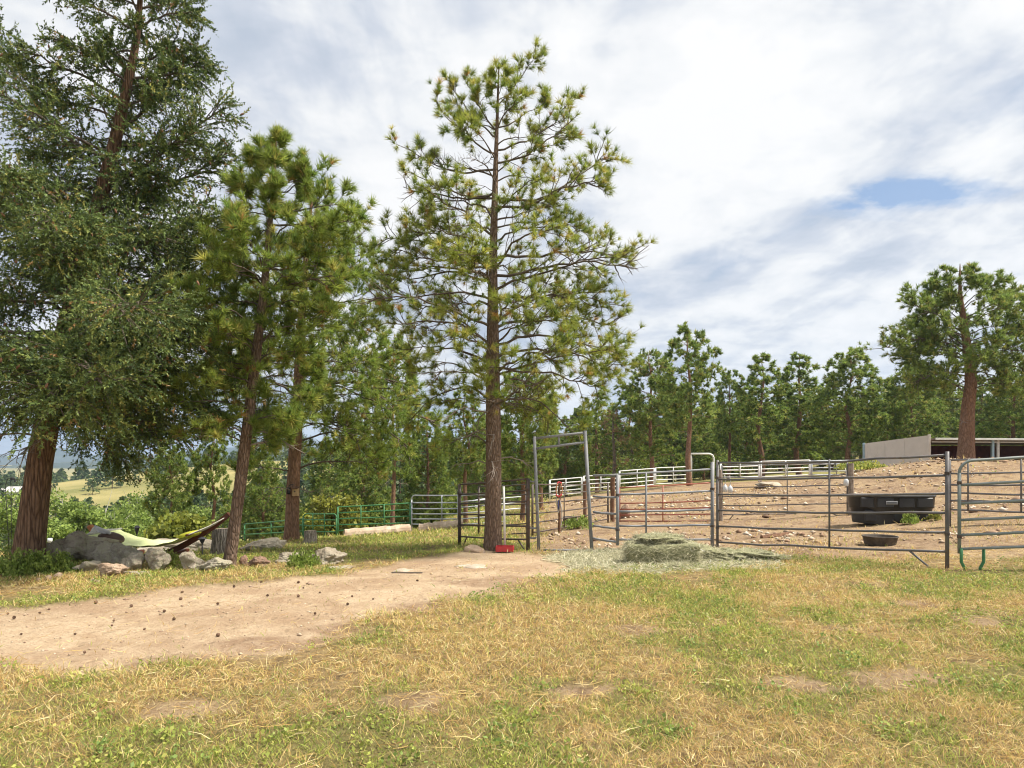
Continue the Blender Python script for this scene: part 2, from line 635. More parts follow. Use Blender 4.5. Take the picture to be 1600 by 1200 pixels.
def poly_sd(x, y, poly):
    """Signed distance to a polygon, positive inside."""
    poly = np.asarray(poly, float)[:, :2]
    d = np.full(x.shape, 1e9)
    ins = np.zeros(x.shape, bool)
    for a, b in zip(poly, np.roll(poly, -1, 0)):
        e = b - a
        t = np.clip(((x - a[0]) * e[0] + (y - a[1]) * e[1]) / (e @ e + 1e-12), 0, 1)
        d = np.minimum(d, np.hypot(x - a[0] - t * e[0], y - a[1] - t * e[1]))
        c = (a[1] > y) != (b[1] > y)
        with np.errstate(divide='ignore', invalid='ignore'):
            xi = (b[0] - a[0]) * (y - a[1]) / (b[1] - a[1] + 1e-12) + a[0]
        ins ^= c & (x < xi)
    return np.where(ins, d, -d)


PATH = [gp(*p) for p in [(-60, 955), (60, 945), (150, 930), (250, 921), (330, 911), (430, 905), (520, 897), (575, 886), (640, 873), (700, 863), (740, 858), (800, 858),
                         (840, 866), (900, 868), (960, 862), (1000, 880), (900, 897), (800, 921), (735, 938), (650, 955), (570, 975), (530, 1000), (470, 1024), (380, 1040), (200, 1048), (-80, 1052)]]
PATH = [np.array([-12.0, 8.2, 0])] + PATH + [np.array([-12.0, 4.6, 0])]
CORRAL = [gp(*p) for p in [(838, 864), (925, 864), (1010, 868), (1115, 868), (1200, 872)]] + [np.array(v, float) for v in [(6.1, 10.0, 0), (8.5, 9.9, 0), (30, 12, 0), (50, 26, 0), (30, 34, 0), (15, 44, 0), (2, 40, 0), (0.9, 24, 0), (0.6, 19, 0), (0.2, 15, 0)]]
HAY = [gp(*p) for p in [(845, 872), (900, 862), (985, 858), (1090, 858), (1180, 862), (1240, 872), (1235, 884), (1130, 890), (1040, 896), (960, 899), (880, 893)]]


BARE = [(gp(*c), rx, ry) for c, rx, ry in [((1225, 1072), .20, .14), ((1405, 1060), .34, .20), ((1430, 945), .35, .3), ((985, 985), .25, .2), ((1310, 985), .3, .18), ((900, 1085), .22, .15), ((1130, 978), .22, .2), ((1540, 975), .3, .2), ((640, 1095), .25, .14), ((300, 1110), .2, .12)]]
DARK_SPOTS = [(gp(*c), rx, ry) for c, rx, ry in [((600, 985), .9, .42), ((470, 1003), .8, .35), ((720, 948), .8, .45), ((330, 1032), .7, .25), ((800, 905), .9, .6)]]  # patches along the lower edge of the path where the sand colour is darker


def spots(x, y, L_, j):
    m = np.zeros_like(x)
    for c, rx, ry in L_:
        d = np.sqrt(((x - c[0]) / rx) ** 2 + ((y - c[1]) / ry) ** 2)
        m = np.maximum(m, sstep(1.25, 0.55, d + j))
    return m


def masks(x, y):
    j = (NA(x, y, 1.3, 4) - 0.5)
    jj = (NB(x, y, 5.0, 3) - 0.5)
    path = sstep(-0.12, 0.30, poly_sd(x, y, PATH) + j * 0.7 + jj * 0.3)
    cor = sstep(-0.2, 0.5, poly_sd(x, y, CORRAL) + j * 1.3 + jj * 0.4)
    cor = np.maximum(cor, 0.9 * spots(x, y, BARE, j * 2.4 + jj * 2.0))
    hay = sstep(-0.1, 0.35, poly_sd(x, y, HAY) + j * 0.9 + jj * 0.5)
    return path, cor, hay


def axis(lo, a, b, hi, step, grow=1.09):
    c = list(np.arange(a, b + 1e-6, step))
    v, s = b, step
    while v < hi:
        s *= grow
        v += s
        c.append(v)
    v, s = a, step
    pre = []
    while v > lo:
        s *= grow
        v -= s
        pre.append(v)
    return np.array(pre[::-1] + c)


GREENPATCH = Noise2(11)


def green_amount(x, y):
    """How green and fresh the turf is, 0 dry straw to 1 green."""
    g = GREENPATCH(x, y, 0.6, 4) * 0.60 + NB(x + 40, y, 2.6, 3) * 0.53
    g = g + 0.10 * sstep(3.0, 6.5, x) * sstep(11, 7, y) - 0.05 * sstep(0.5, -4, x) * sstep(9, 5, y)
    back = sstep(10.4, 12.0, y) * sstep(0.2, -0.8, x)
    g = g + 0.16 * back
    return sstep(0.44, 0.72, g)


def build_ground():
    xs = axis(-4500, -10.5, 12.5, 4500, 0.1)
    ys = axis(-600, 2.6, 16, 6000, 0.1)
    X, Y = np.meshgrid(xs, ys)
    Z = ground_h(X, Y)
    path, cor, hay = masks(X.ravel(), Y.ravel())
    fine = sstep(40, 18, np.hypot(X, Y))
    pr = path.reshape(X.shape)
    Z = Z - 0.03 * pr * fine + fine * (NC(X, Y, 7.0, 3) - 0.5) * (0.02 + 0.03 * cor.reshape(X.shape))
    nx, ny = len(xs), len(ys)
    a = (np.arange(ny - 1)[:, None] * nx + np.arange(nx - 1)[None]).ravel()
    Fq = np.stack([a, a + 1, a + nx + 1, a + nx], -1)
    col = np.stack([path, cor, hay], -1)
    me = mesh('ground', np.stack([X.ravel(), Y.ravel(), Z.ravel()], -1), Fq, col, smooth=True)
    g = green_amount(X.ravel(), Y.ravel())
    at = me.color_attributes.new('Green', 'FLOAT_COLOR', 'POINT')
    dm = spots(X.ravel(), Y.ravel(), DARK_SPOTS, (NA(X.ravel(), Y.ravel(), 1.7, 4) - 0.5) * 1.8)
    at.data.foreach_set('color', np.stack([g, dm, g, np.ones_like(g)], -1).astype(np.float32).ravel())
    m, t, b = mat('ground_soil')
    pos = t.nodes.new('ShaderNodeNewGeometry').outputs['Position']
    sp = t.nodes.new('ShaderNodeSeparateColor')
    t.links.new(vcol(t), sp.inputs[0])
    gn = t.nodes.new('ShaderNodeVertexColor')
    gn.layer_name = 'Green'
    gs = t.nodes.new('ShaderNodeSeparateColor')
    t.links.new(gn.outputs[0], gs.inputs[0])
    fine_n = noise(t, pos, 38, 5, 0.75)
    mid_n = noise(t, pos, 7, 6, 0.65, 0.3)
    big_n = noise(t, pos, 0.9, 5, 0.6, 0.4)
    sand = mixc(t, ramp(t, mid_n, [(0.3, 0), (0.7, 1)]), (0.41, 0.30, 0.19), (0.54, 0.42, 0.285))
    sand = mixc(t, ramp(t, big_n, [(0.45, 0), (0.60, 0.75)]), sand, (0.33, 0.225, 0.14))
    sand = mixc(t, ramp(t, fine_n, [(0.36, 0.6), (0.5, 0)]), sand, (0.24, 0.15, 0.095))
    sand = mixc(t, ramp(t, fine_n, [(0.6, 0), (0.72, 0.55)]), sand, (0.62, 0.50, 0.38))
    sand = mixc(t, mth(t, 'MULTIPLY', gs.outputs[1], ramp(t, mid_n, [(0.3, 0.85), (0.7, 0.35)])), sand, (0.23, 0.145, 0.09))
    dirt = mixc(t, ramp(t, mid_n, [(0.32, 0), (0.66, 1)]), (0.18, 0.118, 0.075), (0.36, 0.262, 0.168))
    dirt = mixc(t, ramp(t, big_n, [(0.42, 0), (0.6, 0.75)]), dirt, (0.38, 0.28, 0.165))
    dirt = mixc(t, ramp(t, noise(t, pos, 2.3, 4, 0.6), [(0.52, 0), (0.62, 0.6)]), dirt, (0.15, 0.095, 0.06))
    dirt = mixc(t, ramp(t, fine_n, [(0.35, 0.6), (0.5, 0)]), dirt, (0.14, 0.085, 0.055))
    thatch = mixc(t, ramp(t, mid_n, [(0.34, 0), (0.62, 1)]), (0.14, 0.095, 0.052), (0.37, 0.27, 0.13))
    thatch = mixc(t, ramp(t, fine_n, [(0.38, 0.6), (0.54, 0)]), thatch, (0.11, 0.075, 0.045))
    green = mixc(t, ramp(t, fine_n, [(0.35, 0), (0.65, 1)]), (0.07, 0.075, 0.022), (0.17, 0.18, 0.06))
    turf = mixc(t, mth(t, 'MULTIPLY', gs.outputs[0], 0.6), thatch, green)
    # meadows and woods floor far away
    dn = t.nodes.new('ShaderNodeVectorMath')
    dn.operation = 'LENGTH'
    t.links.new(pos, dn.inputs[0])
    far = ramp(t, mth(t, 'DIVIDE', dn.outputs['Value'], 200.0), [(0.10, 0), (0.22, 1)])
    mead = mixc(t, ramp(t, noise(t, pos, 0.03, 5, 0.6), [(0.36, 0), (0.62, 1)]), (0.17, 0.17, 0.06), (0.33, 0.28, 0.12))
    turf = mixc(t, far, turf, mead)
    hayc = mixc(t, ramp(t, fine_n, [(0.35, 0), (0.65, 1)]), (0.22, 0.19, 0.10), (0.47, 0.43, 0.27))
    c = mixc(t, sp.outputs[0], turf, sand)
    c = mixc(t, sp.outputs[1], c, dirt)
    c = mixc(t, mth(t, 'MULTIPLY', sp.outputs[2], 0.8), c, hayc)
    t.links.new(c, b.inputs['Base Color'])
    b.inputs['Roughness'].default_value = 1.0
    b.inputs['Specular IOR Level'].default_value = 0.05
    vo = t.nodes.new('ShaderNodeTexVoronoi')      # hoof marks
    vo.inputs['Scale'].default_value = 5.5
    t.links.new(mixc(t, 0.15, pos, noise(t, pos, 3.0, 2), 'ADD'), vo.inputs['Vector'])
    hoof = mth(t, 'MULTIPLY', ramp(t, vo.outputs['Distance'], [(0.1, 0.0), (0.32, 1.0)]), mth(t, 'MAXIMUM', sp.outputs[0], sp.outputs[1]))
    bump(t, b, mth(t, 'ADD', mth(t, 'ADD', mth(t, 'MULTIPLY', fine_n, 0.55), mid_n), mth(t, 'MULTIPLY', hoof, 0.5)), 0.9, 0.045)
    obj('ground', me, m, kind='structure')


build_ground()


# ------------------------------------------------------------------ trees
def interp_path(Pt, idx, t):
    """Point and tangent at t (0..1) on rows idx of Pt (B,K,3)."""
    K = Pt.shape[1]
    f = np.clip(t, 0, 0.9999) * (K - 1)
    k = f.astype(int)
    w = (f - k)[:, None]
    a, b = Pt[idx, k], Pt[idx, k + 1]
    return a * (1 - w) + b * w, nrm(b - a)


def limbs_between(A, B, bow, K, wob, r):
    """Curved limbs from A to B (n,3), bowed upward by bow (n) of their length, with kinks."""
    n = len(A)
    t = np.linspace(0, 1, K)[None, :, None]
    ln = np.linalg.norm(B - A, axis=1)[:, None, None]
    Pt = A[:, None] * (1 - t) + B[:, None] * t
    Pt[:, :, 2] += (np.sin(np.pi * t[..., 0] ** 0.8) * bow[:, None] * ln[..., 0])
    nz = np.cumsum(r.normal(0, 1, (n, K, 3)), axis=1)
    nz = nz - nz[:, :1]
    nz = nz - t * nz[:, -1:]
    return Pt + nz * wob * ln / K ** 0.5


def shoots(Pt, idx, t, ang, length, up, K, wob, r, flat=0.0):
    """Side shoots that leave rows idx of Pt at t, at an angle, and curve up at the end."""
    s, T = interp_path(Pt, idx, t)
    n = len(idx)
    rd = r.normal(0, 1, (n, 3))
    rd[:, 2] *= (1 - flat)
    perp = nrm(rd - T * (rd * T).sum(1, keepdims=True))
    d = T * np.cos(ang)[:, None] + perp * np.sin(ang)[:, None]
    out = [s]
    p = s
    for k in range(K - 1):
        d = nrm(d + np.array([0, 0, 1.0]) * (up / K)[:, None] + r.normal(0, wob, (n, 3)))
        p = p + d * (length / (K - 1))[:, None]
        out.append(p)
    return np.stack(out, 1)


def tuft_templates(n_t, n_needles, length, width, r, cone=(0.25, 1.25), stem=0.3):
    """Sprays of needles round the +Z axis: (n_t, needles, 3 verts, 3)."""
    ax = r.random((n_t, n_needles)) * stem * length
    th = r.uniform(cone[0], cone[1], (n_t, n_needles))
    ph = r.random((n_t, n_needles)) * 2 * np.pi
    d = np.stack([np.sin(th) * np.cos(ph), np.sin(th) * np.sin(ph), np.cos(th)], -1)
    ln = length * r.uniform(0.7, 1.1, (n_t, n_needles))
    base = np.zeros_like(d)
    base[..., 2] = ax
    side = nrm(np.cross(d, r.normal(0, 1, d.shape))) * width / 2
    tip = base + d * ln[..., None]
    return np.stack([base - side, base + side, tip], 2)


def place_tufts(T, pos, axis_, scale, r):
    """Copies of the templates at pos, turned so their Z follows axis_."""
    n = len(pos)
    k = r.integers(0, len(T), n)
    z = nrm(axis_)
    x = nrm(np.cross(z, r.normal(0, 1, (n, 3))))
    y = np.cross(z, x)
    Rm = np.stack([x, y, z], 1)             # rows
    V = np.einsum('nvc,ncd->nvd', T[k].reshape(n, -1, 3) * scale[:, None, None], Rm) + pos[:, None]
    return V                                 # (n, needles*3, 3)


def leaf_colors(n, per, cols, wts, r, jit=0.18, tipvar=0.12):
    c = np.asarray(cols, float)[r.choice(len(cols), n, p=np.asarray(wts) / np.sum(wts))]
    c = c * (1 + r.normal(0, jit, (n, 1)))
    c = np.repeat(c[:, None], per, 1) * (1 + r.normal(0, tipvar, (n, per // 3, 1)).repeat(3, 1))
    return np.clip(c, 0.004, 0.8).reshape(-1, 3)


PINE_COLS = [(0.28, 0.335, 0.06), (0.37, 0.40, 0.08), (0.19, 0.265, 0.055), (0.48, 0.43, 0.11), (0.52, 0.31, 0.10)]
GRN_COLS = [(0.24, 0.32, 0.06), (0.32, 0.385, 0.08), (0.16, 0.245, 0.055), (0.44, 0.42, 0.11), (0.48, 0.30, 0.10)]
PINE_WTS = [0.38, 0.30, 0.20, 0.10, 0.02]


def trunk_mesh(name, axis_pts, radii, sides=20, flare=0.35, rough=0.05, seed=0):
    axis_pts = np.asarray(axis_pts, float)
    K = max(24, int(len(axis_pts) * 8))
    t = np.linspace(0, 1, len(axis_pts))
    tt = np.linspace(0, 1, K) ** 1.25
    Pt = np.stack([np.interp(tt, t, axis_pts[:, i]) for i in range(3)], -1)
    for _ in range(3):
        Pt[1:-1] = 0.25 * Pt[:-2] + 0.5 * Pt[1:-1] + 0.25 * Pt[2:]
    R = np.interp(tt, t, radii)
    V, Fq = tubes(Pt[None], R[None], sides)
    V = V.reshape(K, sides, 3)
    a = np.arange(sides) / sides * 2 * np.pi
    nz = Noise2(100 + seed)
    h = Pt[:, 2:3] - Pt[0, 2]
    fl = flare * np.exp(-np.maximum(h, 0) / (R[0] * 1.3)) * (0.7 + 0.6 * nz(a * 1.5 + 20, a * 0 + seed, 1.0, 2))[None]
    ro = (nz(np.cos(a)[None] * 3 + h * 0.2 + 50, np.sin(a)[None] * 3 + h * 1.1 + 70, 1.6, 3) - 0.5) * 2 * rough
    V = Pt[:, None] + (V - Pt[:, None]) * (1 + fl + ro)[..., None]
    return V.reshape(-1, 3), Fq, Pt


def conifer(name, label, base, axis_pts, radii, tips, n_random, prof, z0, z1, seed, bark='bark_pine',
            sec=9, ter=3, needles=34, nlen=0.165, nwid=0.0075, bare=0.35, lean_up=0.25, bow=0.10, group=None,
            tuft_keep=1.0, parts=True, cols=PINE_COLS, wts=PINE_WTS, dead=0, sub_len=0.34, tuft_along=2, asc=0.25, start_t=0.28, tuft_scale=1.0, cat='tree', dry=False):
    """A pine: trunk, limbs to given tips and to random tips inside the profile, twigs and needle tufts. All local to base."""
    r = np.random.default_rng(seed)
    base = np.asarray(base, float)
    root = thing(name, label, cat, base, group=group)
    ax = np.asarray(axis_pts, float)
    V, Fq, TP = trunk_mesh('trunk', ax, radii, seed=seed)
    zt = ax[:, 2]

    def trunk_at(z):
        return np.stack([np.interp(z, zt, ax[:, 0]), np.interp(z, zt, ax[:, 1]), z], -1)

    A, B, bw = [], [], []
    for (zs, tip, bo) in tips:
        A.append(trunk_at(np.array([zs]))[0])
        B.append(np.asarray(tip, float))
        bw.append(bo)
    pz, pr = np.array(prof)[:, 0], np.array(prof)[:, 1]
    ga = r.random() * 6
    for i in range(n_random):
        ztip = z0 + (z1 - z0) * ((i + r.random()) / n_random) ** 0.92
        ga += 2.39996 + r.normal(0, 0.3)
        rr = np.interp(ztip, pz, pr) * r.uniform(0.6, 1.08)
        lift = asc * rr * (0.35 + 1.3 * (ztip - z0) / max(z1 - z0, .1)) * r.uniform(0.3, 1.3)
        zs = np.clip(ztip - lift, zt[0] + 0.6, zt[-1] * 0.985)
        c = trunk_at(np.array([zs]))[0]
        A.append(c)
        B.append(c + np.array([math.cos(ga) * rr, math.sin(ga) * rr, ztip - zs]))
        bw.append(r.normal(bow, 0.05))
    A, B, bw = np.array(A), np.array(B), np.array(bw)
    K = 12
    Lb = limbs_between(A, B, bw, K, 0.05, r)
    ln = np.linalg.norm(B - A, axis=1)
    rad0 = np.clip(0.005 + 0.0100 * ln, 0.007, np.interp(A[:, 2], zt, radii) * 0.5)
    Rb = rad0[:, None] * np.linspace(1, 0.28, K)[None]
    nb = len(A)
    # secondary shoots
    n2 = np.maximum(3, (sec * np.clip(ln / 1.5, 0.45, 1.6)).astype(int))
    i2 = np.repeat(np.arange(nb), n2)
    t2 = np.clip(r.beta(1.5, 1.0, len(i2)) * (1 - start_t) + start_t, 0, 0.99)
    l2 = ln[i2] * sub_len * r.uniform(0.45, 1.15, len(i2)) * (1.15 - 0.65 * t2) + 0.10
    S2 = shoots(Lb, i2, t2, r.uniform(0.45, 1.15, len(i2)), l2, np.full(len(i2), lean_up) * r.uniform(0.2, 1.8, len(i2)), 6, 0.13, r, 0.35)
    # tertiary twigs
    i3 = np.repeat(np.arange(len(i2)), ter)
    t3 = r.uniform(0.3, 1.0, len(i3))
    l3 = np.clip(l2[i3] * r.uniform(0.25, 0.6, len(i3)), 0.07, 0.40)
    S3 = shoots(S2, i3, t3, r.uniform(0.35, 1.1, len(i3)), l3, np.full(len(i3), lean_up * 1.5) * r.uniform(0.2, 1.6, len(i3)), 4, 0.16, r)
    # needle tufts at the ends of limbs, shoots and twigs; inner and lower ones are often bare
    tp, ta = [], []

    def tufts(Sx, tt, keep):
        idx = np.nonzero(keep)[0]
        if len(idx) == 0:
            return
        p, T = interp_path(Sx, idx, np.full(len(idx), tt))
        tp.append(p)
        ta.append(T + np.array([0, 0, 0.35]))

    hz = np.clip((A[:, 2] - z0) / max(z1 - z0, 0.1), 0, 1)
    alive = (r.random(nb) > bare * 0.35)
    out2 = t2 + 0.35 * r.normal(0, 1, len(i2)) * 0.5
    k2 = alive[i2] & (out2 > bare * (1.25 - 0.65 * hz[i2]))
    k3 = k2[i3] & (r.random(len(i3)) < tuft_keep)
    tufts(Lb, 0.999, alive)
    tufts(Lb, 0.93, alive)
    tufts(S2, 0.999, k2)
    tufts(S3, 0.999, k3)
    if tuft_along > 1:
        tufts(S2, 0.78, k2)
        tufts(S3, 0.55, k3 & (r.random(len(i3)) < 0.7))
    if tuft_along > 2:
        tufts(S2, 0.58, k2)
        tufts(S3, 0.8, k3)
    tp, ta = np.concatenate(tp), np.concatenate(ta)
    TT = tuft_templates(14, needles, nlen, nwid, r)
    Vn = place_tufts(TT, tp, ta, tuft_scale * r.uniform(0.65, 1.15, len(tp)), r)
    ntf, per = Vn.shape[0], Vn.shape[1]
    colr = leaf_colors(ntf, per, cols, wts, r)
    Fn = np.arange(ntf * per).reshape(-1, 3)

    mbt = MB().add(V, Fq)
    if parts:
        obj('trunk', mbt.me('trunk', True), M[bark], root)
        for b in range(nb):
            mb = MB()
            mb.add(*tubes(Lb[b:b + 1], Rb[b:b + 1], 8))
            s2 = np.nonzero(i2 == b)[0]
            mb.add(*tubes(S2[s2], np.clip(rad0[b] * 0.42, 0.004, 0.016) * np.linspace(1, 0.45, 6)[None].repeat(len(s2), 0), 3))
            s3 = np.nonzero(np.isin(i3, s2))[0]
            mb.add(*tubes(S3[s3][:, ::3], 0.0038 * np.array([1, 0.6])[None].repeat(len(s3), 0), 3))
            obj('branch', mb.me('branch', True), M['twig'], root)
    else:
        mbt.add(*tubes(Lb, Rb, 6))
        mbt.add(*tubes(S2[::3], 0.010 * np.linspace(1, 0.5, 6)[None].repeat(len(S2[::3]), 0), 3))
        obj('trunk', mbt.me('trunk', True), M[bark], root)
    if not dry:
        obj('crown', mesh('crown', Vn.reshape(-1, 3), Fn, colr), M['needle'], root)
    # dead bare boughs low on the trunk
    for q in range(dead):
        zs = r.uniform(z0 * 0.55, z0 * 1.25)
        a = r.uniform(0, 6.28)
        c = trunk_at(np.array([zs]))[0]
        l = r.uniform(0.5, 1.25)
        tip = c + np.array([math.cos(a) * l, math.sin(a) * l, r.uniform(-0.35, 0.15)])
        D1 = limbs_between(c[None], tip[None], np.array([0.12]), 10, 0.07, r)
        m_ = int(r.integers(4, 9))
        D2 = shoots(D1, np.zeros(m_, int), r.uniform(0.25, 0.95, m_), r.uniform(0.4, 1.1, m_), r.uniform(0.15, 0.5, m_), np.full(m_, -0.3), 5, 0.2, r)
        mb = MB()
        mb.add(*tubes(D1, 0.016 * np.linspace(1, 0.3, 10)[None], 6))
        mb.add(*tubes(D2, 0.006 * np.linspace(1, 0.4, 5)[None].repeat(m_, 0), 4))
        obj('dead_branch', mb.me('dead_branch', True), M['deadwood'], root)
    return root


def local_tip(base, px, py, Y):
    return P3(px, py, Y) - np.asarray(base)


# --- the tall open pine in the middle
Y0 = 13.1
b0 = on(770, 853, Y0)
u0 = Y0 / F_PX


def z0of(py):
    return P3(770, py, Y0)[2] - b0[2]


pine_tips = []
for (spy, tx, ty, dy, bo) in [
        (165, 836, 84, 0.1, -0.06), (150, 790, 118, -0.3, 0.0), (215, 706, 132, 0.2, -0.08), (240, 682, 160, -0.3, -0.10), (205, 727, 125, 0.2, -0.05),
        (265, 638, 232, 0.2, -0.12), (300, 640, 268, -0.4, -0.10), (310, 630, 292, 0.3, -0.06), (235, 893, 152, 0.1, -0.10), (255, 900, 182, -0.4, -0.08),
        (200, 850, 165, 0.3, -0.05), (310, 942, 243, 0.2, -0.10), (325, 938, 280, -0.5, -0.02), (345, 872, 322, 0.5, 0.02), (400, 606, 372, 0.4, 0.0),
        (420, 612, 392, -0.5, -0.02), (385, 660, 352, -0.9, 0.0), (440, 592, 430, 0.7, 0.08), (470, 600, 470, -0.3, 0.10), (405, 984, 392, 0.3, 0.02),
        (430, 986, 414, -0.3, 0.06), (455, 960, 402, -0.8, 0.03), (475, 930, 455, 0.6, 0.05), (515, 958, 508, 0.3, 0.08), (540, 966, 552, -0.4, 0.06),
        (560, 962, 580, 0.5, 0.10), (590, 940, 606, -0.6, 0.10), (545, 652, 476, 0.2, 0.12), (540, 610, 505, -0.9, 0.14), (575, 640, 545, 0.8, 0.10),
        (600, 660, 585, -0.6, 0.12), (640, 642, 655, 0.5, 0.30), (705, 682, 705, -0.4, 0.22), (636, 905, 682, 0.3, 0.24), (655, 860, 660, 1.2, 0.18),
        (585, 868, 545, -1.8, 0.05), (560, 700, 520, -1.9, 0.05), (500, 810, 470, -2.0, 0.04), (450, 735, 420, -1.8, 0.02), (600, 775, 575, -1.7, 0.05), (645, 760, 620, -1.6, 0.05)]:
    pine_tips.append((z0of(spy), local_tip(b0, tx, ty, Y0 + dy), bo))
prof0 = [(z0of(640), 1.5), (z0of(580), 2.3), (z0of(520), 2.2), (z0of(400), 2.3), (z0of(280), 1.45), (z0of(160), 0.7), (z0of(100), 0.15)]
conifer('pine_tree', 'tall open pine at the centre with a bare straight lower trunk', b0,
        [(0, 0, -0.12), (0.02, 0, 1.5), (0.0, 0, 3.5), (0.0, 0, 5.4), (0.05, 0, 7.2), (0.12, 0, z0of(98))], [0.165, 0.15, 0.13, 0.085, 0.05, 0.01],
        pine_tips, 40, prof0, z0of(650), z0of(110), 5, bare=0.20, sec=11, ter=3, needles=44, nlen=0.16, nwid=0.009, dead=9, tuft_along=2, tuft_keep=0.62, start_t=0.12, sub_len=0.30)

# --- the leaning pine by the hammock
Y1 = 10.5
b1 = on(356, 886, Y1)


def z1of(py):
    return P3(0, py, Y1)[2] - b1[2]


def x1of(px):
    return (px - 800) / F_PX * Y1 - b1[0]


tips1 = [(z1of(s), local_tip(b1, tx, ty, Y1 + dy), bo) for (s, tx, ty, dy, bo) in [
    (300, 500, 262, .1, -.08), (330, 540, 318, .2, -.04), (350, 545, 345, -.3, 0), (300, 392, 255, .2, -.06), (330, 372, 300, -.2, -.05), (400, 355, 360, .3, 0), (440, 345, 420, -.3, .04),
    (480, 350, 470, .4, .05), (420, 540, 380, .2, .02), (470, 520, 430, -.5, .05), (520, 345, 520, -.2, .05), (560, 480, 560, .4, .08), (580, 335, 570, .4, .08), (640, 430, 655, .5, .12), (690, 420, 690, -.3, .12)]]
conifer('pine_tree', 'slender pine with a leaning trunk beside the hammock', b1,
        [(0, 0, -0.12), (x1of(375), 0, z1of(760)), (x1of(395), 0, z1of(600)), (x1of(412), 0.02, z1of(450)), (x1of(424), 0.02, z1of(320)), (x1of(432), 0, z1of(222))],
        [0.095, 0.086, 0.078, 0.058, 0.035, 0.008], tips1, 44,
        [(z1of(700), 0.75), (z1of(640), 1.05), (z1of(520), 1.2), (z1of(400), 1.05), (z1of(320), 0.72), (z1of(260), 0.36), (z1of(215), 0.08)], z1of(700), z1of(225), 8, cols=GRN_COLS,
        bare=0.06, sec=12, ter=4, needles=25, nlen=0.155, nwid=0.0125, dead=3, sub_len=0.42, tuft_along=3, start_t=0.12)

# --- the pine with the birdhouse
Y2 = 18.0
b2 = on(455, 844, Y2)


def z2of(py):
    return P3(0, py, Y2)[2] - b2[2]


def x2of(px):
    return (px - 800) / F_PX * Y2 - b2[0]


tips2 = [(z2of(s), local_tip(b2, tx, ty, Y2 + dy), bo) for (s, tx, ty, dy, bo) in [
    (420, 585, 395, .2, 0), (440, 592, 425, -.4, .02), (480, 600, 470, .3, .04), (400, 560, 370, -.5, -.02), (520, 585, 520, .5, .05), (560, 605, 560, -.5, .08), (590, 640, 600, .4, .10),
    (600, 610, 640, -1.2, .10), (620, 680, 660, -.5, .14), (640, 640, 700, -1.0, .12), (650, 560, 690, -1.4, .10), (660, 590, 720, .8, .12), (610, 380, 600, .6, .06), (680, 400, 700, .5, .1), (560, 390, 540, .8, .05)]]
conifer('pine_tree', 'pine with a thick reddish trunk that carries the birdhouse', b2,
        [(0, 0, -0.15), (x2of(458), 0, z2of(760)), (x2of(466), 0, z2of(620)), (x2of(472), 0, z2of(480)), (x2of(482), 0, z2of(360)), (x2of(490), 0, z2of(285))],
        [0.19, 0.168, 0.145, 0.10, 0.06, 0.012], tips2, 46,
        [(z2of(700), 2.2), (z2of(600), 2.4), (z2of(500), 1.9), (z2of(400), 1.5), (z2of(330), 0.7), (z2of(280), 0.15)], z2of(745), z2of(290), 12, cols=GRN_COLS,
        bark='bark_red', bare=0.06, sec=10, ter=4, needles=19, nlen=0.185, nwid=0.015, sub_len=0.38, tuft_along=3, dead=4, start_t=0.12)


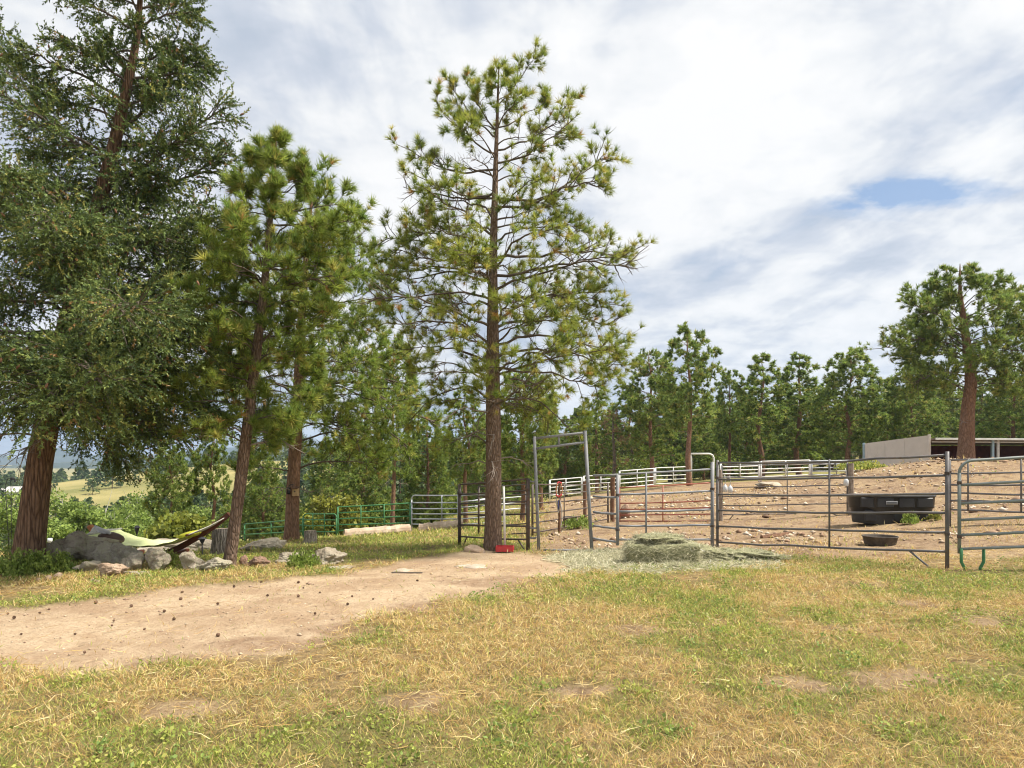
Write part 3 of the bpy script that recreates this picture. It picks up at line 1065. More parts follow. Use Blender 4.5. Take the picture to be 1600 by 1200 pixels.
# --- the big fir on the left
def fir(name, label, base, axis_pts, radii, n_br, prof, z0, z1, seed, extra=()):
    r = np.random.default_rng(seed)
    root = thing(name, label, 'tree', base)
    ax = np.asarray(axis_pts, float)
    zt = ax[:, 2]
    V, Fq, TP = trunk_mesh('trunk', ax, radii, sides=28, flare=0.3, rough=0.07, seed=seed)
    obj('trunk', MB().add(V, Fq).me('trunk', True), M['bark_fir'], root)
    pz, pr = np.array(prof)[:, 0], np.array(prof)[:, 1]
    A, B, bw = [], [], []
    ga = 0.3
    for i in range(n_br):
        zs = z0 + (z1 - z0) * (i + r.random()) / n_br
        ga += 2.39996 + r.normal(0, 0.35)
        rr = np.interp(zs, pz, pr) * r.uniform(0.42, 1.14)
        c = np.array([np.interp(zs, zt, ax[:, 0]), np.interp(zs, zt, ax[:, 1]), zs])
        f = (zs - z0) / (z1 - z0)
        A.append(c)
        B.append(c + np.array([math.cos(ga) * rr, math.sin(ga) * rr, rr * (-0.22 + 0.62 * f) + r.normal(0, 0.10)]))
        bw.append(r.normal(0.10 - 0.12 * f, 0.05))
    for zs, tip, bo in extra:
        A.append(np.array([np.interp(zs, zt, ax[:, 0]), np.interp(zs, zt, ax[:, 1]), zs]))
        B.append(np.asarray(tip, float))
        bw.append(bo)
    A, B, bw = np.array(A), np.array(B), np.array(bw)
    ln = np.linalg.norm(B - A, axis=1)
    nb, K = len(A), 12
    Lb = limbs_between(A, B, bw, K, 0.05, r)
    rad0 = np.clip(0.008 + 0.013 * ln, 0.01, np.interp(A[:, 2], zt, radii) * 0.45)
    n2 = np.maximum(9, (21 * np.clip(ln, 0.5, 2.6)).astype(int))
    i2 = np.repeat(np.arange(nb), n2)
    t2 = r.beta(1.25, 0.95, len(i2)) * 0.92 + 0.07
    l2 = np.clip(ln[i2] * 0.36 * r.uniform(0.5, 1.2, len(i2)) * (1.25 - 0.85 * t2) + 0.1, 0.12, 1.1)
    S2 = shoots(Lb, i2, t2, r.uniform(0.5, 1.05, len(i2)), l2, r.normal(-0.30, 0.30, len(i2)), 6, 0.11, r, 0.80)
    n3 = np.maximum(3, (l2 * 11).astype(int))
    i3 = np.repeat(np.arange(len(i2)), n3)
    t3 = r.uniform(0.12, 1.0, len(i3))
    l3 = np.clip(l2[i3] * r.uniform(0.2, 0.5, len(i3)), 0.08, 0.3)
    S3 = shoots(S2, i3, t3, r.uniform(0.4, 1.1, len(i3)), l3, r.normal(-0.2, 0.45, len(i3)), 4, 0.15, r, 0.5)
    bare2 = (t2 < 0.16 + 0.10 * r.normal(0, 1, len(i2)))
    k3 = ~bare2[i3]
    for b in range(nb):
        mb = MB()
        mb.add(*tubes(Lb[b:b + 1], rad0[b] * np.linspace(1, 0.25, K)[None], 7))
        s2 = np.nonzero(i2 == b)[0]
        mb.add(*tubes(S2[s2], np.clip(rad0[b] * 0.3, 0.003, 0.01) * np.linspace(1, 0.4, 6)[None].repeat(len(s2), 0), 3))
        obj('branch', mb.me('branch', True), M['twig'], root)
    # short needles all round the twigs
    TT = tuft_templates(16, 11, 0.042, 0.0195, r, (0.35, 1.25), 3.4)
    tp, ta, sc = [], [], []
    for tt in (0.05, 0.5, 0.98):
        idx = np.nonzero(k3)[0]
        p, T = interp_path(S3, idx, np.full(len(idx), tt))
        tp.append(p)
        ta.append(T + r.normal(0, 0.15, T.shape))
        sc.append(np.full(len(idx), 1.0) * r.uniform(0.75, 1.25, len(idx)))
    idx = np.nonzero(~bare2)[0]
    for tt in (0.4, 0.6, 0.8, 0.99):
        p, T = interp_path(S2, idx, np.full(len(idx), tt))
        tp.append(p)
        ta.append(T)
        sc.append(r.uniform(0.9, 1.3, len(idx)))
    for tt in (0.75, 0.85, 0.93, 0.999):
        p, T = interp_path(Lb, np.arange(nb), np.full(nb, tt))
        tp.append(p)
        ta.append(T)
        sc.append(np.full(nb, 1.3))
    tp, ta, sc = np.concatenate(tp), np.concatenate(ta), np.concatenate(sc)
    keep_ = (base[0] + tp[:, 0] > -10.0) | (r.random(len(tp)) < 0.45)
    tp, ta, sc = tp[keep_], ta[keep_], sc[keep_]
    Vn = place_tufts(TT, tp, ta, sc, r)
    cl = leaf_colors(len(tp), Vn.shape[1], [(0.125, 0.18, 0.052), (0.19, 0.235, 0.065), (0.08, 0.125, 0.045), (0.33, 0.32, 0.09), (0.34, 0.21, 0.085)], [0.38, 0.3, 0.24, 0.06, 0.02], r)
    obj('crown', mesh('crown', Vn.reshape(-1, 3), np.arange(Vn.shape[0] * Vn.shape[1]).reshape(-1, 3), cl), M['fir_needle'], root)
    # brown cones that hang in clusters at the twig ends
    nc = 420
    idx = r.choice(np.nonzero(k3)[0], nc)
    p, T = interp_path(S3, idx, np.full(nc, 0.97))
    d = nrm(np.array([0, 0, -1.0]) + r.normal(0, 0.35, (nc, 3)))
    pts = p[:, None] + d[:, None] * np.array([0, 0.02, 0.045, 0.07])[None, :, None]
    Vc, Fc = tubes(pts, np.array([0.006, 0.014, 0.014, 0.003])[None].repeat(nc, 0), 6)
    obj('cone_cluster', mesh('cone_cluster', Vc, Fc, np.tile([0.23, 0.11, 0.055], (len(Vc), 1)), True), M['cone'], root, kind='stuff')
    # bare grey boughs under the crown
    for (zs, tip, nsub) in [(2.25, (-0.95, -0.5, 1.35), 8), (2.5, (-1.3, 0.2, 1.75), 9), (2.0, (-0.55, -0.9, 1.55), 7), (2.7, (-1.2, -0.8, 2.35), 8), (2.35, (0.75, -0.7, 2.2), 8), (2.8, (0.5, -1.3, 2.5), 9), (1.85, (0.35, -0.6, 1.75), 6)]:
        c = np.array([np.interp(zs, zt, ax[:, 0]), np.interp(zs, zt, ax[:, 1]), zs])
        D1 = limbs_between(c[None], np.array([tip]), np.array([0.14]), 12, 0.06, r)
        D2 = shoots(D1, np.zeros(nsub, int), r.uniform(0.3, 0.97, nsub), r.uniform(0.4, 1.0, nsub), r.uniform(0.2, 0.7, nsub), np.full(nsub, -0.5), 6, 0.2, r)
        D3 = shoots(D2, np.repeat(np.arange(nsub), 3), r.uniform(0.3, 0.95, nsub * 3), r.uniform(0.4, 1.1, nsub * 3), r.uniform(0.08, 0.3, nsub * 3), np.full(nsub * 3, -0.3), 4, 0.2, r)
        mb = MB()
        mb.add(*tubes(D1, 0.021 * np.linspace(1, 0.3, 12)[None], 6))
        mb.add(*tubes(D2, 0.008 * np.linspace(1, 0.35, 6)[None].repeat(nsub, 0), 4))
        mb.add(*tubes(D3, 0.004 * np.linspace(1, 0.5, 4)[None].repeat(nsub * 3, 0), 3))
        obj('dead_branch', mb.me('dead_branch', True), M['deadwood'], root)
    return root


M['cone'] = plain('cone_scales', (0.25, 0.13, 0.07), (0.14, 0.07, 0.04), 0.8, 60, 0.3)
Y3 = 10.8
b3 = on(42, 878, Y3)


def q3(px, py, dy=0.0):
    return local_tip(b3, px, py, Y3 + dy)


fz = [q3(42, 892), q3(62, 720), q3(92, 560), q3(140, 380), q3(185, 200), q3(215, 60), q3(228, -140)]
fz[0][2] = -0.15
fir('fir_tree', 'huge dense fir with reddish cones at the left edge', b3, fz, [0.215, 0.178, 0.155, 0.12, 0.085, 0.05, 0.01], 78,
    [(1.9, 2.1), (3.0, 2.7), (4.2, 2.45), (5.6, 1.95), (6.6, 1.5), (8.0, 1.1), (9.2, 0.6), (10.2, 0.15)], 2.35, 9.9, 21,
    extra=[(q3(0, 640)[2], q3(320, 640, -.6), .10), (q3(0, 600)[2], q3(325, 590, .4), .08), (q3(0, 560)[2], q3(310, 530, -1.0), .06), (q3(0, 470)[2], q3(320, 440, .5), .02),
           (q3(0, 330)[2], q3(350, 245, .3), -.04), (q3(0, 290)[2], q3(348, 170, -.4), -.05), (q3(0, 640)[2], q3(250, 690, -.9), .14), (q3(0, 650)[2], q3(200, 730, 1.2), .16),
           (q3(0, 420)[2], q3(315, 340, -.8), 0), (q3(0, 650)[2], q3(300, 680, 1.3), .15), (q3(0, 200)[2], q3(295, 90, .2), -.05), (q3(0, 250)[2], q3(5, 90, .4), -.06),
           (q3(0, 540)[2], q3(160, 600, -2.4), .10), (q3(0, 600)[2], q3(90, 640, -2.5), .12), (q3(0, 480)[2], q3(220, 480, -2.5), .05), (q3(0, 380)[2], q3(60, 330, -2.6), .03)])

# --- the pines behind: a few forms, turned and scaled
BG_COLS = [(0.225, 0.305, 0.07), (0.30, 0.37, 0.09), (0.155, 0.23, 0.06), (0.41, 0.40, 0.115)]
BG_WTS = [0.4, 0.3, 0.2, 0.1]


def bg_form(seed, kind):
    H = 9.0
    r = np.random.default_rng(seed)
    if kind == 'round':
        prof, zz, nr = [(1.6, 1.5), (4.0, 2.1), (6.0, 2.1), (8.0, 1.4), (9.0, 0.5)], 1.7, 54
    elif kind == 'narrow':
        prof, zz, nr = [(1.2, 1.4), (4.0, 1.6), (6.0, 1.4), (8.0, 0.8), (9.0, 0.2)], 1.1, 52
    elif kind == 'full':
        prof, zz, nr = [(0.4, 2.2), (3.0, 2.5), (5.0, 2.2), (7.5, 1.4), (9.0, 0.3)], 0.5, 66
    else:   # open
        prof, zz, nr = [(3.0, 1.3), (5.0, 1.7), (7.0, 1.6), (8.4, 1.0), (9.0, 0.4)], 2.9, 40
    w = r.normal(0, 0.12, (6, 2))
    ax = [(w[i, 0] * (i > 0), w[i, 1] * (i > 0), z) for i, z in enumerate((-0.3, 1.5, 3.2, 5.2, 7.2, 8.8))]
    return conifer('pine_tree', 'x', (0, 0, 0), ax, [0.18, 0.15, 0.125, 0.09, 0.05, 0.012], [], nr, prof, zz, H - 0.15, seed, bark='bark_red', parts=False,
                   sec=10, ter=3, needles=11, nlen=0.25, nwid=0.062, bare=0.04, tuft_along=2, cols=BG_COLS, wts=BG_WTS, dead=4, sub_len=0.42, tuft_scale=1.0, start_t=0.15)


FORMS = {}
for k_, kind_ in enumerate(['round', 'narrow', 'full', 'open']):
    FORMS[kind_] = [bg_form(31 + k_ * 2, kind_), bg_form(32 + k_ * 2, kind_)]
_used = set()


def bg_tree(form, var, px, py_top, Y, label, group=None, wide=1.0, rz=None, H=None):
    p = on(px, 0, Y)
    ztop = P3(px, py_top, Y)[2]
    h = H or (ztop - p[2])
    src = FORMS[form][var]
    if (form, var) in _used:
        o = copy_tree(src)
    else:
        _used.add((form, var))
        o = src
    s = h / 9.0
    o.location = p
    o.scale = (s * wide, s * wide, s)
    o.rotation_euler[2] = random.uniform(0, 6.28) if rz is None else rz
    o['label'] = label
    o['category'] = 'tree'
    if group:
        o['group'] = group
    return o


ROW = 'pines along the back of the corral'
bg_tree('round', 0, 1018, 548, 46, 'round topped pine left of the tall slim pine behind the white rails', ROW, 1.0)
bg_tree('open', 0, 1078, 508, 40, 'tall slim pine with a long bare trunk behind the red panel', ROW, 0.95)
bg_tree('open', 1, 1138, 578, 52, 'thin pale pine with sky beside its bare trunk', ROW, 0.8)
bg_tree('narrow', 0, 1190, 554, 48, 'dark upright pine behind the middle of the white rails', ROW, 1.3)
bg_tree('narrow', 1, 1250, 553, 50, 'narrow pine with two points left of the broad pine', ROW, 1.25)
bg_tree('round', 1, 1325, 545, 45, 'broad round pine just left of the grey shed wall', ROW, 1.15)
bg_tree('full', 0, 1425, 560, 44, 'bushy pine behind the grey shed wall', ROW, 1.0)
bg_tree('full', 1, 1585, 560, 43, 'bushy dark pine behind the shed at the right edge', ROW, 1.1)
FILL = 'pines closing the gaps in the back row'
for (px_, top_, Y_, f_, v_, lab_) in [
        (985, 610, 60, 'full', 0, 'dark pine left of the round topped pine, right of the dead brown tree'), (1050, 600, 62, 'full', 1, 'dark pine between the round topped pine and the tall slim pine'),
        (1110, 620, 64, 'full', 0, 'dark pine just right of the tall slim pine'), (1165, 615, 60, 'full', 1, 'dark pine between the thin pale pine and the dark upright pine'),
        (1220, 610, 64, 'full', 0, 'dark pine between the dark upright pine and the narrow pine'), (1285, 600, 60, 'full', 1, 'dark pine between the narrow pine and the broad round pine'),
        (1355, 610, 62, 'full', 0, 'dark pine just right of the broad round pine'), (1385, 590, 56, 'narrow', 0, 'narrow dark pine above the left end of the grey shed wall'),
        (1465, 590, 58, 'full', 1, 'dark pine left of the lone pine trunk, above the shed corner'), (1535, 590, 60, 'full', 0, 'dark pine just right of the lone pine trunk above the shed roof'),
        (1640, 560, 55, 'full', 1, 'dark pine cut by the right edge behind the shed'), (1700, 540, 48, 'round', 0, 'round pine beyond the right edge behind the shed'),
        (1100, 660, 56, 'full', 1, 'low dark pine behind the tall white hoop'), (1240, 660, 58, 'full', 0, 'low dark pine behind the right end of the white rails'),
        (1300, 665, 57, 'full', 1, 'low dark pine left of the broad round trunk')]:
    bg_tree(f_, v_, px_, top_, Y_, lab_, FILL, 1.25)
CEN = 'pines behind the middle pens'
bg_tree('narrow', 0, 933, 612, 50, 'pointed pine right of the tall pipe arch', CEN, 1.1)
bg_tree('round', 0, 815, 570, 24, 'pine with a stout red trunk seen through the left side of the arch', CEN, 0.85)
bg_tree('open', 1, 846, 600, 30, 'thin trunked pine seen inside the pipe arch', CEN, 0.9)
bg_tree('open', 0, 728, 610, 28, 'thin pine left of the big middle trunk behind the dark panel', CEN, 0.95)
bg_tree('open', 1, 612, 520, 27, 'tall thin pine rising behind the green gate', CEN, 0.62)
bg_tree('full', 1, 668, 640, 33, 'low bushy pine behind the rounded silver gate', CEN, 0.9)
bg_tree('full', 0, 570, 640, 36, 'low bushy pine behind the left half of the green gate', CEN, 0.9)
bg_tree('full', 1, 760, 650, 48, 'dark pine behind the base of the tall middle pine', CEN, 1.2)
bg_tree('full', 0, 885, 650, 52, 'dark pine closing the view through the pipe arch', CEN, 1.3)
bg_tree('full', 1, 940, 665, 60, 'far dark pine under the brown dead tree', CEN, 1.3)
LEF = 'pines at the edge of the valley'
bg_tree('round', 1, 268, 690, 24, 'young pine with a thin pink trunk behind the hammock', LEF, 0.85)
bg_tree('open', 0, 334, 640, 25, 'pine with an orange trunk behind the end of the hammock', LEF, 0.7)
bg_tree('full', 0, 410, 700, 36, 'small pine behind the left end of the green fence', LEF, 0.9)
bg_tree('full', 1, 515, 680, 40, 'small pine behind the short green panel', LEF, 0.9)

# the broad pine standing alone on the right
Y4 = 29.0
b4 = on(1508, 715, Y4)


def q4(px, py, dy=0.0):
    return local_tip(b4, px, py, Y4 + dy)


tips4 = [(q4(0, s)[2], q4(tx, ty, dy), bo) for (s, tx, ty, dy, bo) in [
    (560, 1378, 540, .3, .02), (550, 1400, 530, -.6, .02), (540, 1440, 500, .4, 0), (520, 1420, 470, -.4, 0), (500, 1455, 450, .3, 0), (560, 1600, 540, .2, .02), (540, 1620, 500, -.6, .02), (500, 1590, 460, .3, 0),
    (480, 1560, 440, -.2, 0), (600, 1640, 590, .2, .05), (610, 1440, 580, .6, .05), (600, 1560, 570, -.9, .04), (470, 1480, 425, .1, 0), (590, 1420, 600, -.8, .08), (580, 1590, 610, -1.2, .08)]]
conifer('pine_tree', 'broad lone pine with a curved red trunk in front of the shed', b4,
        [(0, 0, -0.3), q4(1512, 640), q4(1518, 590), q4(1508, 520), q4(1500, 460), q4(1500, 412)], [0.34, 0.26, 0.22, 0.15, 0.08, 0.015], tips4, 34,
        [(q4(0, 620)[2], 2.2), (q4(0, 560)[2], 2.6), (q4(0, 480)[2], 2.1), (q4(0, 430)[2], 0.9), (q4(0, 412)[2], 0.2)], q4(0, 615)[2], q4(0, 420)[2], 44,
        bark='bark_red', bare=0.04, sec=13, ter=3, needles=14, nlen=0.21, nwid=0.03, cols=BG_COLS, wts=BG_WTS, tuft_along=3, dead=3, sub_len=0.36)

# the brown dead pine
dd = on(958, 0, 47)
conifer('dead_pine_tree', 'dead pine with rust brown needles right of the pipe arch', dd, [(0, 0, -0.3), (0.1, 0, 2), (0, 0, 4), (0, 0.1, 5.6)], [0.16, 0.12, 0.07, 0.015], [], 34,
        [(1.5, 1.6), (3.5, 1.4), (5.0, 0.8), (5.6, 0.2)], 1.5, 5.5, 51, parts=False, bark='twig', sec=7, ter=2, needles=9, nlen=0.2, nwid=0.02, bare=0.45, tuft_along=1,
        cols=[(0.30, 0.16, 0.09), (0.38, 0.23, 0.14)], wts=[1, 1], sub_len=0.34)


# --- leafy trees and bushes
def leafy(name, label, base, H, rad, n_leaf, leaf, cols, wts, seed, stems=1, clumps=26, low=0.15, group=None, cat='tree', mat_='bark_aspen', upright=False, taper=0.6, double=True):
    r = np.random.default_rng(seed)
    root = thing(name, label, cat, base, group=group)
    # clump centres inside an uneven egg
    c = nrm(r.normal(0, 1, (clumps, 3))) * (r.random((clumps, 1)) ** 0.38)
    z = low * H + (c[:, 2] * 0.5 + 0.5) * (1 - low) * H * 0.97
    f = (z / H - low) / (1 - low)
    wd = rad * (1 - taper * np.clip(f - 0.35, 0, 1) ** 1.2) * (0.55 + 0.9 * np.clip(f, 0, 0.5))
    cen = np.stack([c[:, 0] * wd, c[:, 1] * wd, z], -1)
    cr = rad * r.uniform(0.22, 0.42, clumps)
    k = r.integers(0, clumps, n_leaf)
    d = nrm(r.normal(0, 1, (n_leaf, 3))) * (r.random((n_leaf, 1)) ** 0.5)
    p = cen[k] + d * cr[k][:, None] * np.array([1, 1, 0.85])
    p[:, 2] = np.maximum(p[:, 2], 0.02)
    if upright:      # low shrubs keep under an uneven dome
        az_ = np.arctan2(p[:, 1], p[:, 0])
        ff = np.hypot(p[:, 0], p[:, 1]) / (rad * (0.95 + 0.25 * np.sin(az_ * 3 + seed)))
        lim = H * np.sqrt(np.clip(1 - ff ** 2, 0.02, 1)) * (0.75 + 0.35 * np.sin(az_ * 5 + ff * 6 + seed * 2))
        p[:, 2] = np.where(p[:, 2] > lim, lim * r.random(n_leaf) ** 0.5, p[:, 2])
    a = nrm(r.normal(0, 1, (n_leaf, 3)) + (np.array([0, 0, 2.2]) if upright else np.array([0, 0, 0.2])))
    b = nrm(np.cross(a, r.normal(0, 1, (n_leaf, 3))))
    s = leaf * r.uniform(0.6, 1.2, (n_leaf, 1))
    asp = 0.28 if upright else 0.42
    V = np.stack([p, p + a * s * 0.5 + b * s * asp, p + a * s, p + a * s * 0.5 - b * s * asp], 1)
    cc = np.asarray(cols, float)[r.choice(len(cols), n_leaf, p=np.asarray(wts) / np.sum(wts))] * (1 + r.normal(0, 0.16, (n_leaf, 1)))
    cc = cc * (0.85 + 0.3 * r.random(clumps))[k][:, None]
    mb = MB()
    for s_ in range(stems):
        a0 = r.uniform(0, 6.28)
        foot = np.array([math.cos(a0), math.sin(a0), 0]) * 0.06 * rad * (stems > 1)
        top = np.array([math.cos(a0) * rad * 0.35 * (stems > 1), math.sin(a0) * rad * 0.35 * (stems > 1), H * 0.9])
        D = limbs_between(foot[None] + [[0, 0, -0.1]], top[None], np.array([0.0]), 10, 0.02, r)
        tr = 0.016 * H if stems == 1 else 0.009 * H
        mb.add(*tubes(D, tr * np.linspace(1, 0.25, 10)[None], 7))
        m_ = 10
        D2 = shoots(D, np.zeros(m_, int), r.uniform(0.2, 0.95, m_), r.uniform(0.5, 1.0, m_), rad * r.uniform(0.4, 0.9, m_), np.full(m_, 0.6), 6, 0.1, r)
        mb.add(*tubes(D2, tr * 0.4 * np.linspace(1, 0.3, 6)[None].repeat(m_, 0), 4))
    obj('trunk' if cat == 'tree' else 'stem', mb.me('trunk', True), M[mat_], root)
    obj('crown' if cat == 'tree' else 'foliage', mesh('crown', V.reshape(-1, 3), np.arange(n_leaf * 4).reshape(-1, 4), np.clip(cc, 0.005, 0.9).repeat(4, 0)), M['leaf'], root)
    return root


M['bark_aspen'] = plain('aspen_bark', (0.50, 0.49, 0.42), (0.30, 0.28, 0.23), 0.8, 5)
ASP = [(0.22, 0.30, 0.07), (0.30, 0.38, 0.09), (0.16, 0.23, 0.05)]
for i_, (px_, py_, Y_, rad_, lab_) in enumerate([
        (98, 764, 38, 1.5, 'tall lime green aspen right of the fir trunk'), (165, 783, 36, 1.5, 'rounded lime green aspen behind the hammock headboard'),
        (215, 772, 42, 1.6, 'lime green aspen behind the middle of the hammock'), (15, 770, 36, 1.5, 'lime green aspen left of the fir trunk'),
        (-40, 775, 38, 1.6, 'lime green aspen cut by the left edge'), (128, 800, 30, 1.0, 'small pale aspen just behind the big boulder'),
        (185, 806, 31, 1.0, 'small pale aspen above the brown pillow'), (240, 800, 33, 1.1, 'small light green aspen beside the thin pink trunk'),
        (65, 800, 32, 1.0, 'slim young aspen hidden partly by the fir trunk'), (300, 790, 36, 1.3, 'light green aspen between the pink and orange trunks')]):
    p_ = on(px_, 0, Y_)
    leafy('aspen_tree', lab_, p_, P3(px_, py_, Y_)[2] - p_[2], rad_ * 1.15, 5200, 0.15, ASP, [0.45, 0.3, 0.25], 60 + i_, 1, 30, 0.12, 'aspens in the dip on the left')
WIL = [(0.15, 0.20, 0.04), (0.22, 0.27, 0.055), (0.10, 0.14, 0.03)]
for i_, (px_, py_, Y_, rad_, cl_, lab_) in enumerate([
        (520, 772, 30, 1.4, [(0.30, 0.30, 0.05), (0.22, 0.24, 0.05)], 'yellow green bush behind the short green panel'),
        (278, 806, 21, 0.9, [(0.28, 0.30, 0.05), (0.20, 0.24, 0.05)], 'yellow green bush just behind the hammock'),
        (430, 772, 38, 1.8, WIL[:2], 'tall green bush left of the birdhouse trunk'), (395, 765, 42, 1.8, WIL[:2], 'green bush behind the leaning trunk'),
        (660, 785, 34, 1.6, WIL[:2], 'green bush behind the right end of the green gate'), (575, 775, 36, 1.6, WIL[:2], 'green bush behind the middle of the green gate'),
        (905, 712, 54, 2.4, WIL[:2], 'dark green bush filling the right half of the arch'), (860, 710, 54, 2.4, WIL[:2], 'dark green bush filling the left half of the arch'),
        (985, 708, 56, 2.6, WIL[:2], 'green bush left of the red panel beyond the white rails'), (1140, 705, 58, 2.4, WIL[:2], 'green bush under the thin pale pine'),
        (700, 775, 36, 1.6, WIL[:2], 'green bush behind the silver gate'), (460, 800, 38, 1.4, WIL[:2], 'green bush right behind the birdhouse trunk')]):
    p_ = on(px_, 0, Y_)
    leafy('bush', lab_, p_, P3(px_, py_, Y_)[2] - p_[2], rad_, 3600, 0.16, cl_, [0.6, 0.4], 80 + i_, 5, 30, 0.02, 'bushes behind the pens', 'bush', 'twig', taper=0.35)


# ------------------------------------------------------------------ pens and gates
def panel(name, label, mat_, Lp, Rp, fr, r=0.019, pr=None, mids=(), cat='fence', group='pipe panels of the corral', round_l=False, round_r=False,
          posts=(1, 1), feet=True, sag=0.006, braces=(), mid_mat=None, top_over=0.0):
    """A pipe panel. Lp, Rp = (px, py of top rail, py of bottom rail, depth) of its two ends; fr = heights of the rails, 0 top to 1 bottom."""
    pr = pr or r * 1.25
    tl, bl = P3(Lp[0], Lp[1], Lp[3]), P3(Lp[0], Lp[2], Lp[3])
    tr, br = P3(Rp[0], Rp[1], Rp[3]), P3(Rp[0], Rp[2], Rp[3])
    bl[:2], br[:2] = tl[:2], tr[:2]
    org = np.array([(tl[0] + tr[0]) / 2, (tl[1] + tr[1]) / 2, 0])
    org[2] = gz(org[0], org[1])
    root = thing(name, label, cat, org, group=group)
    rr = np.random.default_rng(abs(hash(label)) % 1000 if False else sum(map(ord, label)))

    def at(t, f):
        return (tl * (1 - t) + tr * t) * (1 - f) + (bl * (1 - t) + br * t) * f - org

    for i, f in enumerate(fr):
        ts = np.linspace(0, 1, 9)
        pts = np.array([at(t, f) for t in ts])
        pts[1:-1, 2] -= np.sin(ts[1:-1] * np.pi) * sag * rr.uniform(0.2, 2.2) + rr.normal(0, sag * 0.35, 7)
        if i == 0 and (round_l or round_r):
            c = 0.16
            ln = np.linalg.norm(pts[-1] - pts[0])
            ux = (pts[-1] - pts[0]) / ln
            if round_l:
                arc = [pts[0] + ux * c * (1 - math.cos(a)) - np.array([0, 0, c]) * (1 - math.sin(a)) for a in np.linspace(0.0, math.pi / 2, 7)]
                pts = np.concatenate([[at(0, 0.55)], arc, pts[2:]])
            if round_r:
                e = pts[-1]
                arc = [e - ux * c * (1 - math.cos(a)) - np.array([0, 0, c]) * (1 - math.sin(a)) for a in np.linspace(math.pi / 2, 0.0, 7)]
                pts = np.concatenate([pts[:-2], arc, [at(1, 0.55)]])
        mb = MB()
        pipe(mb, pts, r, 10)
        obj('rail', mb.me('rail', True), M[mat_], root)
    for s_, (t, has, rd) in enumerate(((0, posts[0], round_l), (1, posts[1], round_r))):
        if not has:
            continue
        top = at(t, 0) + np.array([0, 0, top_over if not rd else -0.16])
        x_, y_ = (top + org)[:2]
        foot = np.array([top[0], top[1], (gz(x_, y_) - 0.02 if feet else (at(t, 1) + org)[2] - 0.06) - org[2]])
        mb = MB()
        pipe(mb, [top, (top + foot) / 2, foot], pr, 12)
        obj('post', mb.me('post', True), M[mat_], root)
    if min(Lp[3], Rp[3]) < 14.5:      # clamps that pin the rails to the posts
        for t, has in ((0, posts[0]), (1, posts[1])):
            for f in (fr[1] * 0.9, fr[-2] * 1.02):
                if not has:
                    continue
                q = at(t, f)
                mb = MB()
                pipe(mb, [q + [0, 0, -0.022], q + [0, 0, 0.022]], pr * 1.32, 12)
                pipe(mb, [q + [0, -pr * 1.2, 0], q + [0, -pr * 2.2, 0.004]], 0.008, 8)
                obj('clamp', mb.me('clamp'), M['brown_pipe'], root)
    for t in mids:
        mb = MB()
        a, b = at(t, 0), at(t, 1)
        off = np.array([0, -r * 1.2, 0])
        pipe(mb, [a + off, (a + b) / 2 + off, b + off], r * 0.85, 10)
        obj('upright', mb.me('upright', True), M[mid_mat or mat_], root)
    for (t0, t1) in braces:
        a = at(t0, 1)
        b = at(t1, 1)
        x_, y_ = (b + org)[:2]
        b[2] = gz(x_, y_) - 0.01 - org[2]
        mb = MB()
        pipe(mb, [a, (a + b) / 2, b], r * 0.85, 8)
        obj('foot_brace', mb.me('foot_brace', True), M[mat_], root)
    return root


SIX = [0, .2, .4, .6, .8, 1]
panel('pipe_fence', 'long grey pipe panel in front of the black water tank', 'dark_pipe', (1121, 723, 847, 13.0), (1480, 711, 862, 9.6), [0, .21, .40, .60, .80, 1], 0.0185, 0.026, (0.56,), braces=((0.87, 0.945),), top_over=0.05, sag=0.02)
gt = panel('pipe_gate', 'rounded sage green gate with bent green feet at the right edge', 'sage_pipe', (1499, 721, 858, 9.5), (1745, 704, 848, 9.1), [0, .27, .48, .67, .84, 1], 0.02, 0.023, (), 'gate', round_l=True, feet=False, sag=0.004)
# bent green feet of the gate
for px_ in (1502, 1537, 1700):
    a_ = P3(px_, 857, 9.47)
    e_ = np.array([a_[0] + (0.05 if px_ < 1510 else -0.05), a_[1], gz(a_[0], a_[1]) - 0.01])
    m_ = MB()
    pipe(m_, np.array([a_, a_ * 0.4 + np.array([a_[0], a_[1], e_[2]]) * 0.6, e_ + np.array([0, 0, 0.03]), e_]) - np.array(gt.location), 0.021, 10)
    obj('foot', m_.me('foot', True), M['green_pipe'], gt)
panel('pipe_fence', 'short grey panel hinged to the right post of the arch', 'grey_pipe', (927, 743, 841, 12.95), (965, 742, 847, 12.55), [0, .33, .58, .80, 1], 0.021, 0.03, (), posts=(0, 1), feet=False)
panel('pipe_fence', 'grey pipe panel behind the hay bale', 'grey_pipe', (968, 741, 843, 12.9), (1113, 733, 843, 13.15), [0, .31, .57, .79, 1], 0.021, 0.034, (0.28,), feet=True, posts=(0, 1), top_over=0.14)
panel('pipe_fence', 'dark brown panel behind the tall middle trunk', 'brown_pipe', (718, 757, 838, 14.3), (825, 748, 843, 13.05), [0, .19, .37, .58, .78, 1], 0.018, 0.036, (), braces=((0.12, 0.06), (0.86, 0.96)))
panel('pipe_fence', 'narrow link of short bars beside the left post of the arch', 'grey_pipe', (828, 752, 840, 13.04), (838, 752, 840, 13.0), [0, .83, 1], 0.018, 0.02, (), posts=(0, 0))
panel('pipe_fence', 'dark panel seen through the arch that runs back to the right', 'brown_pipe', (832, 757, 832, 17.0), (950, 755, 811, 20.0), SIX, 0.018, 0.028, (0.38,), braces=((0.3, 0.36),), sag=0.015)
panel('pipe_fence', 'dark panel left of the arch behind the brown one', 'brown_pipe', (748, 760, 836, 19.0), (826, 757, 833, 17.1), SIX, 0.018, 0.028, (0.25,), sag=0.012)
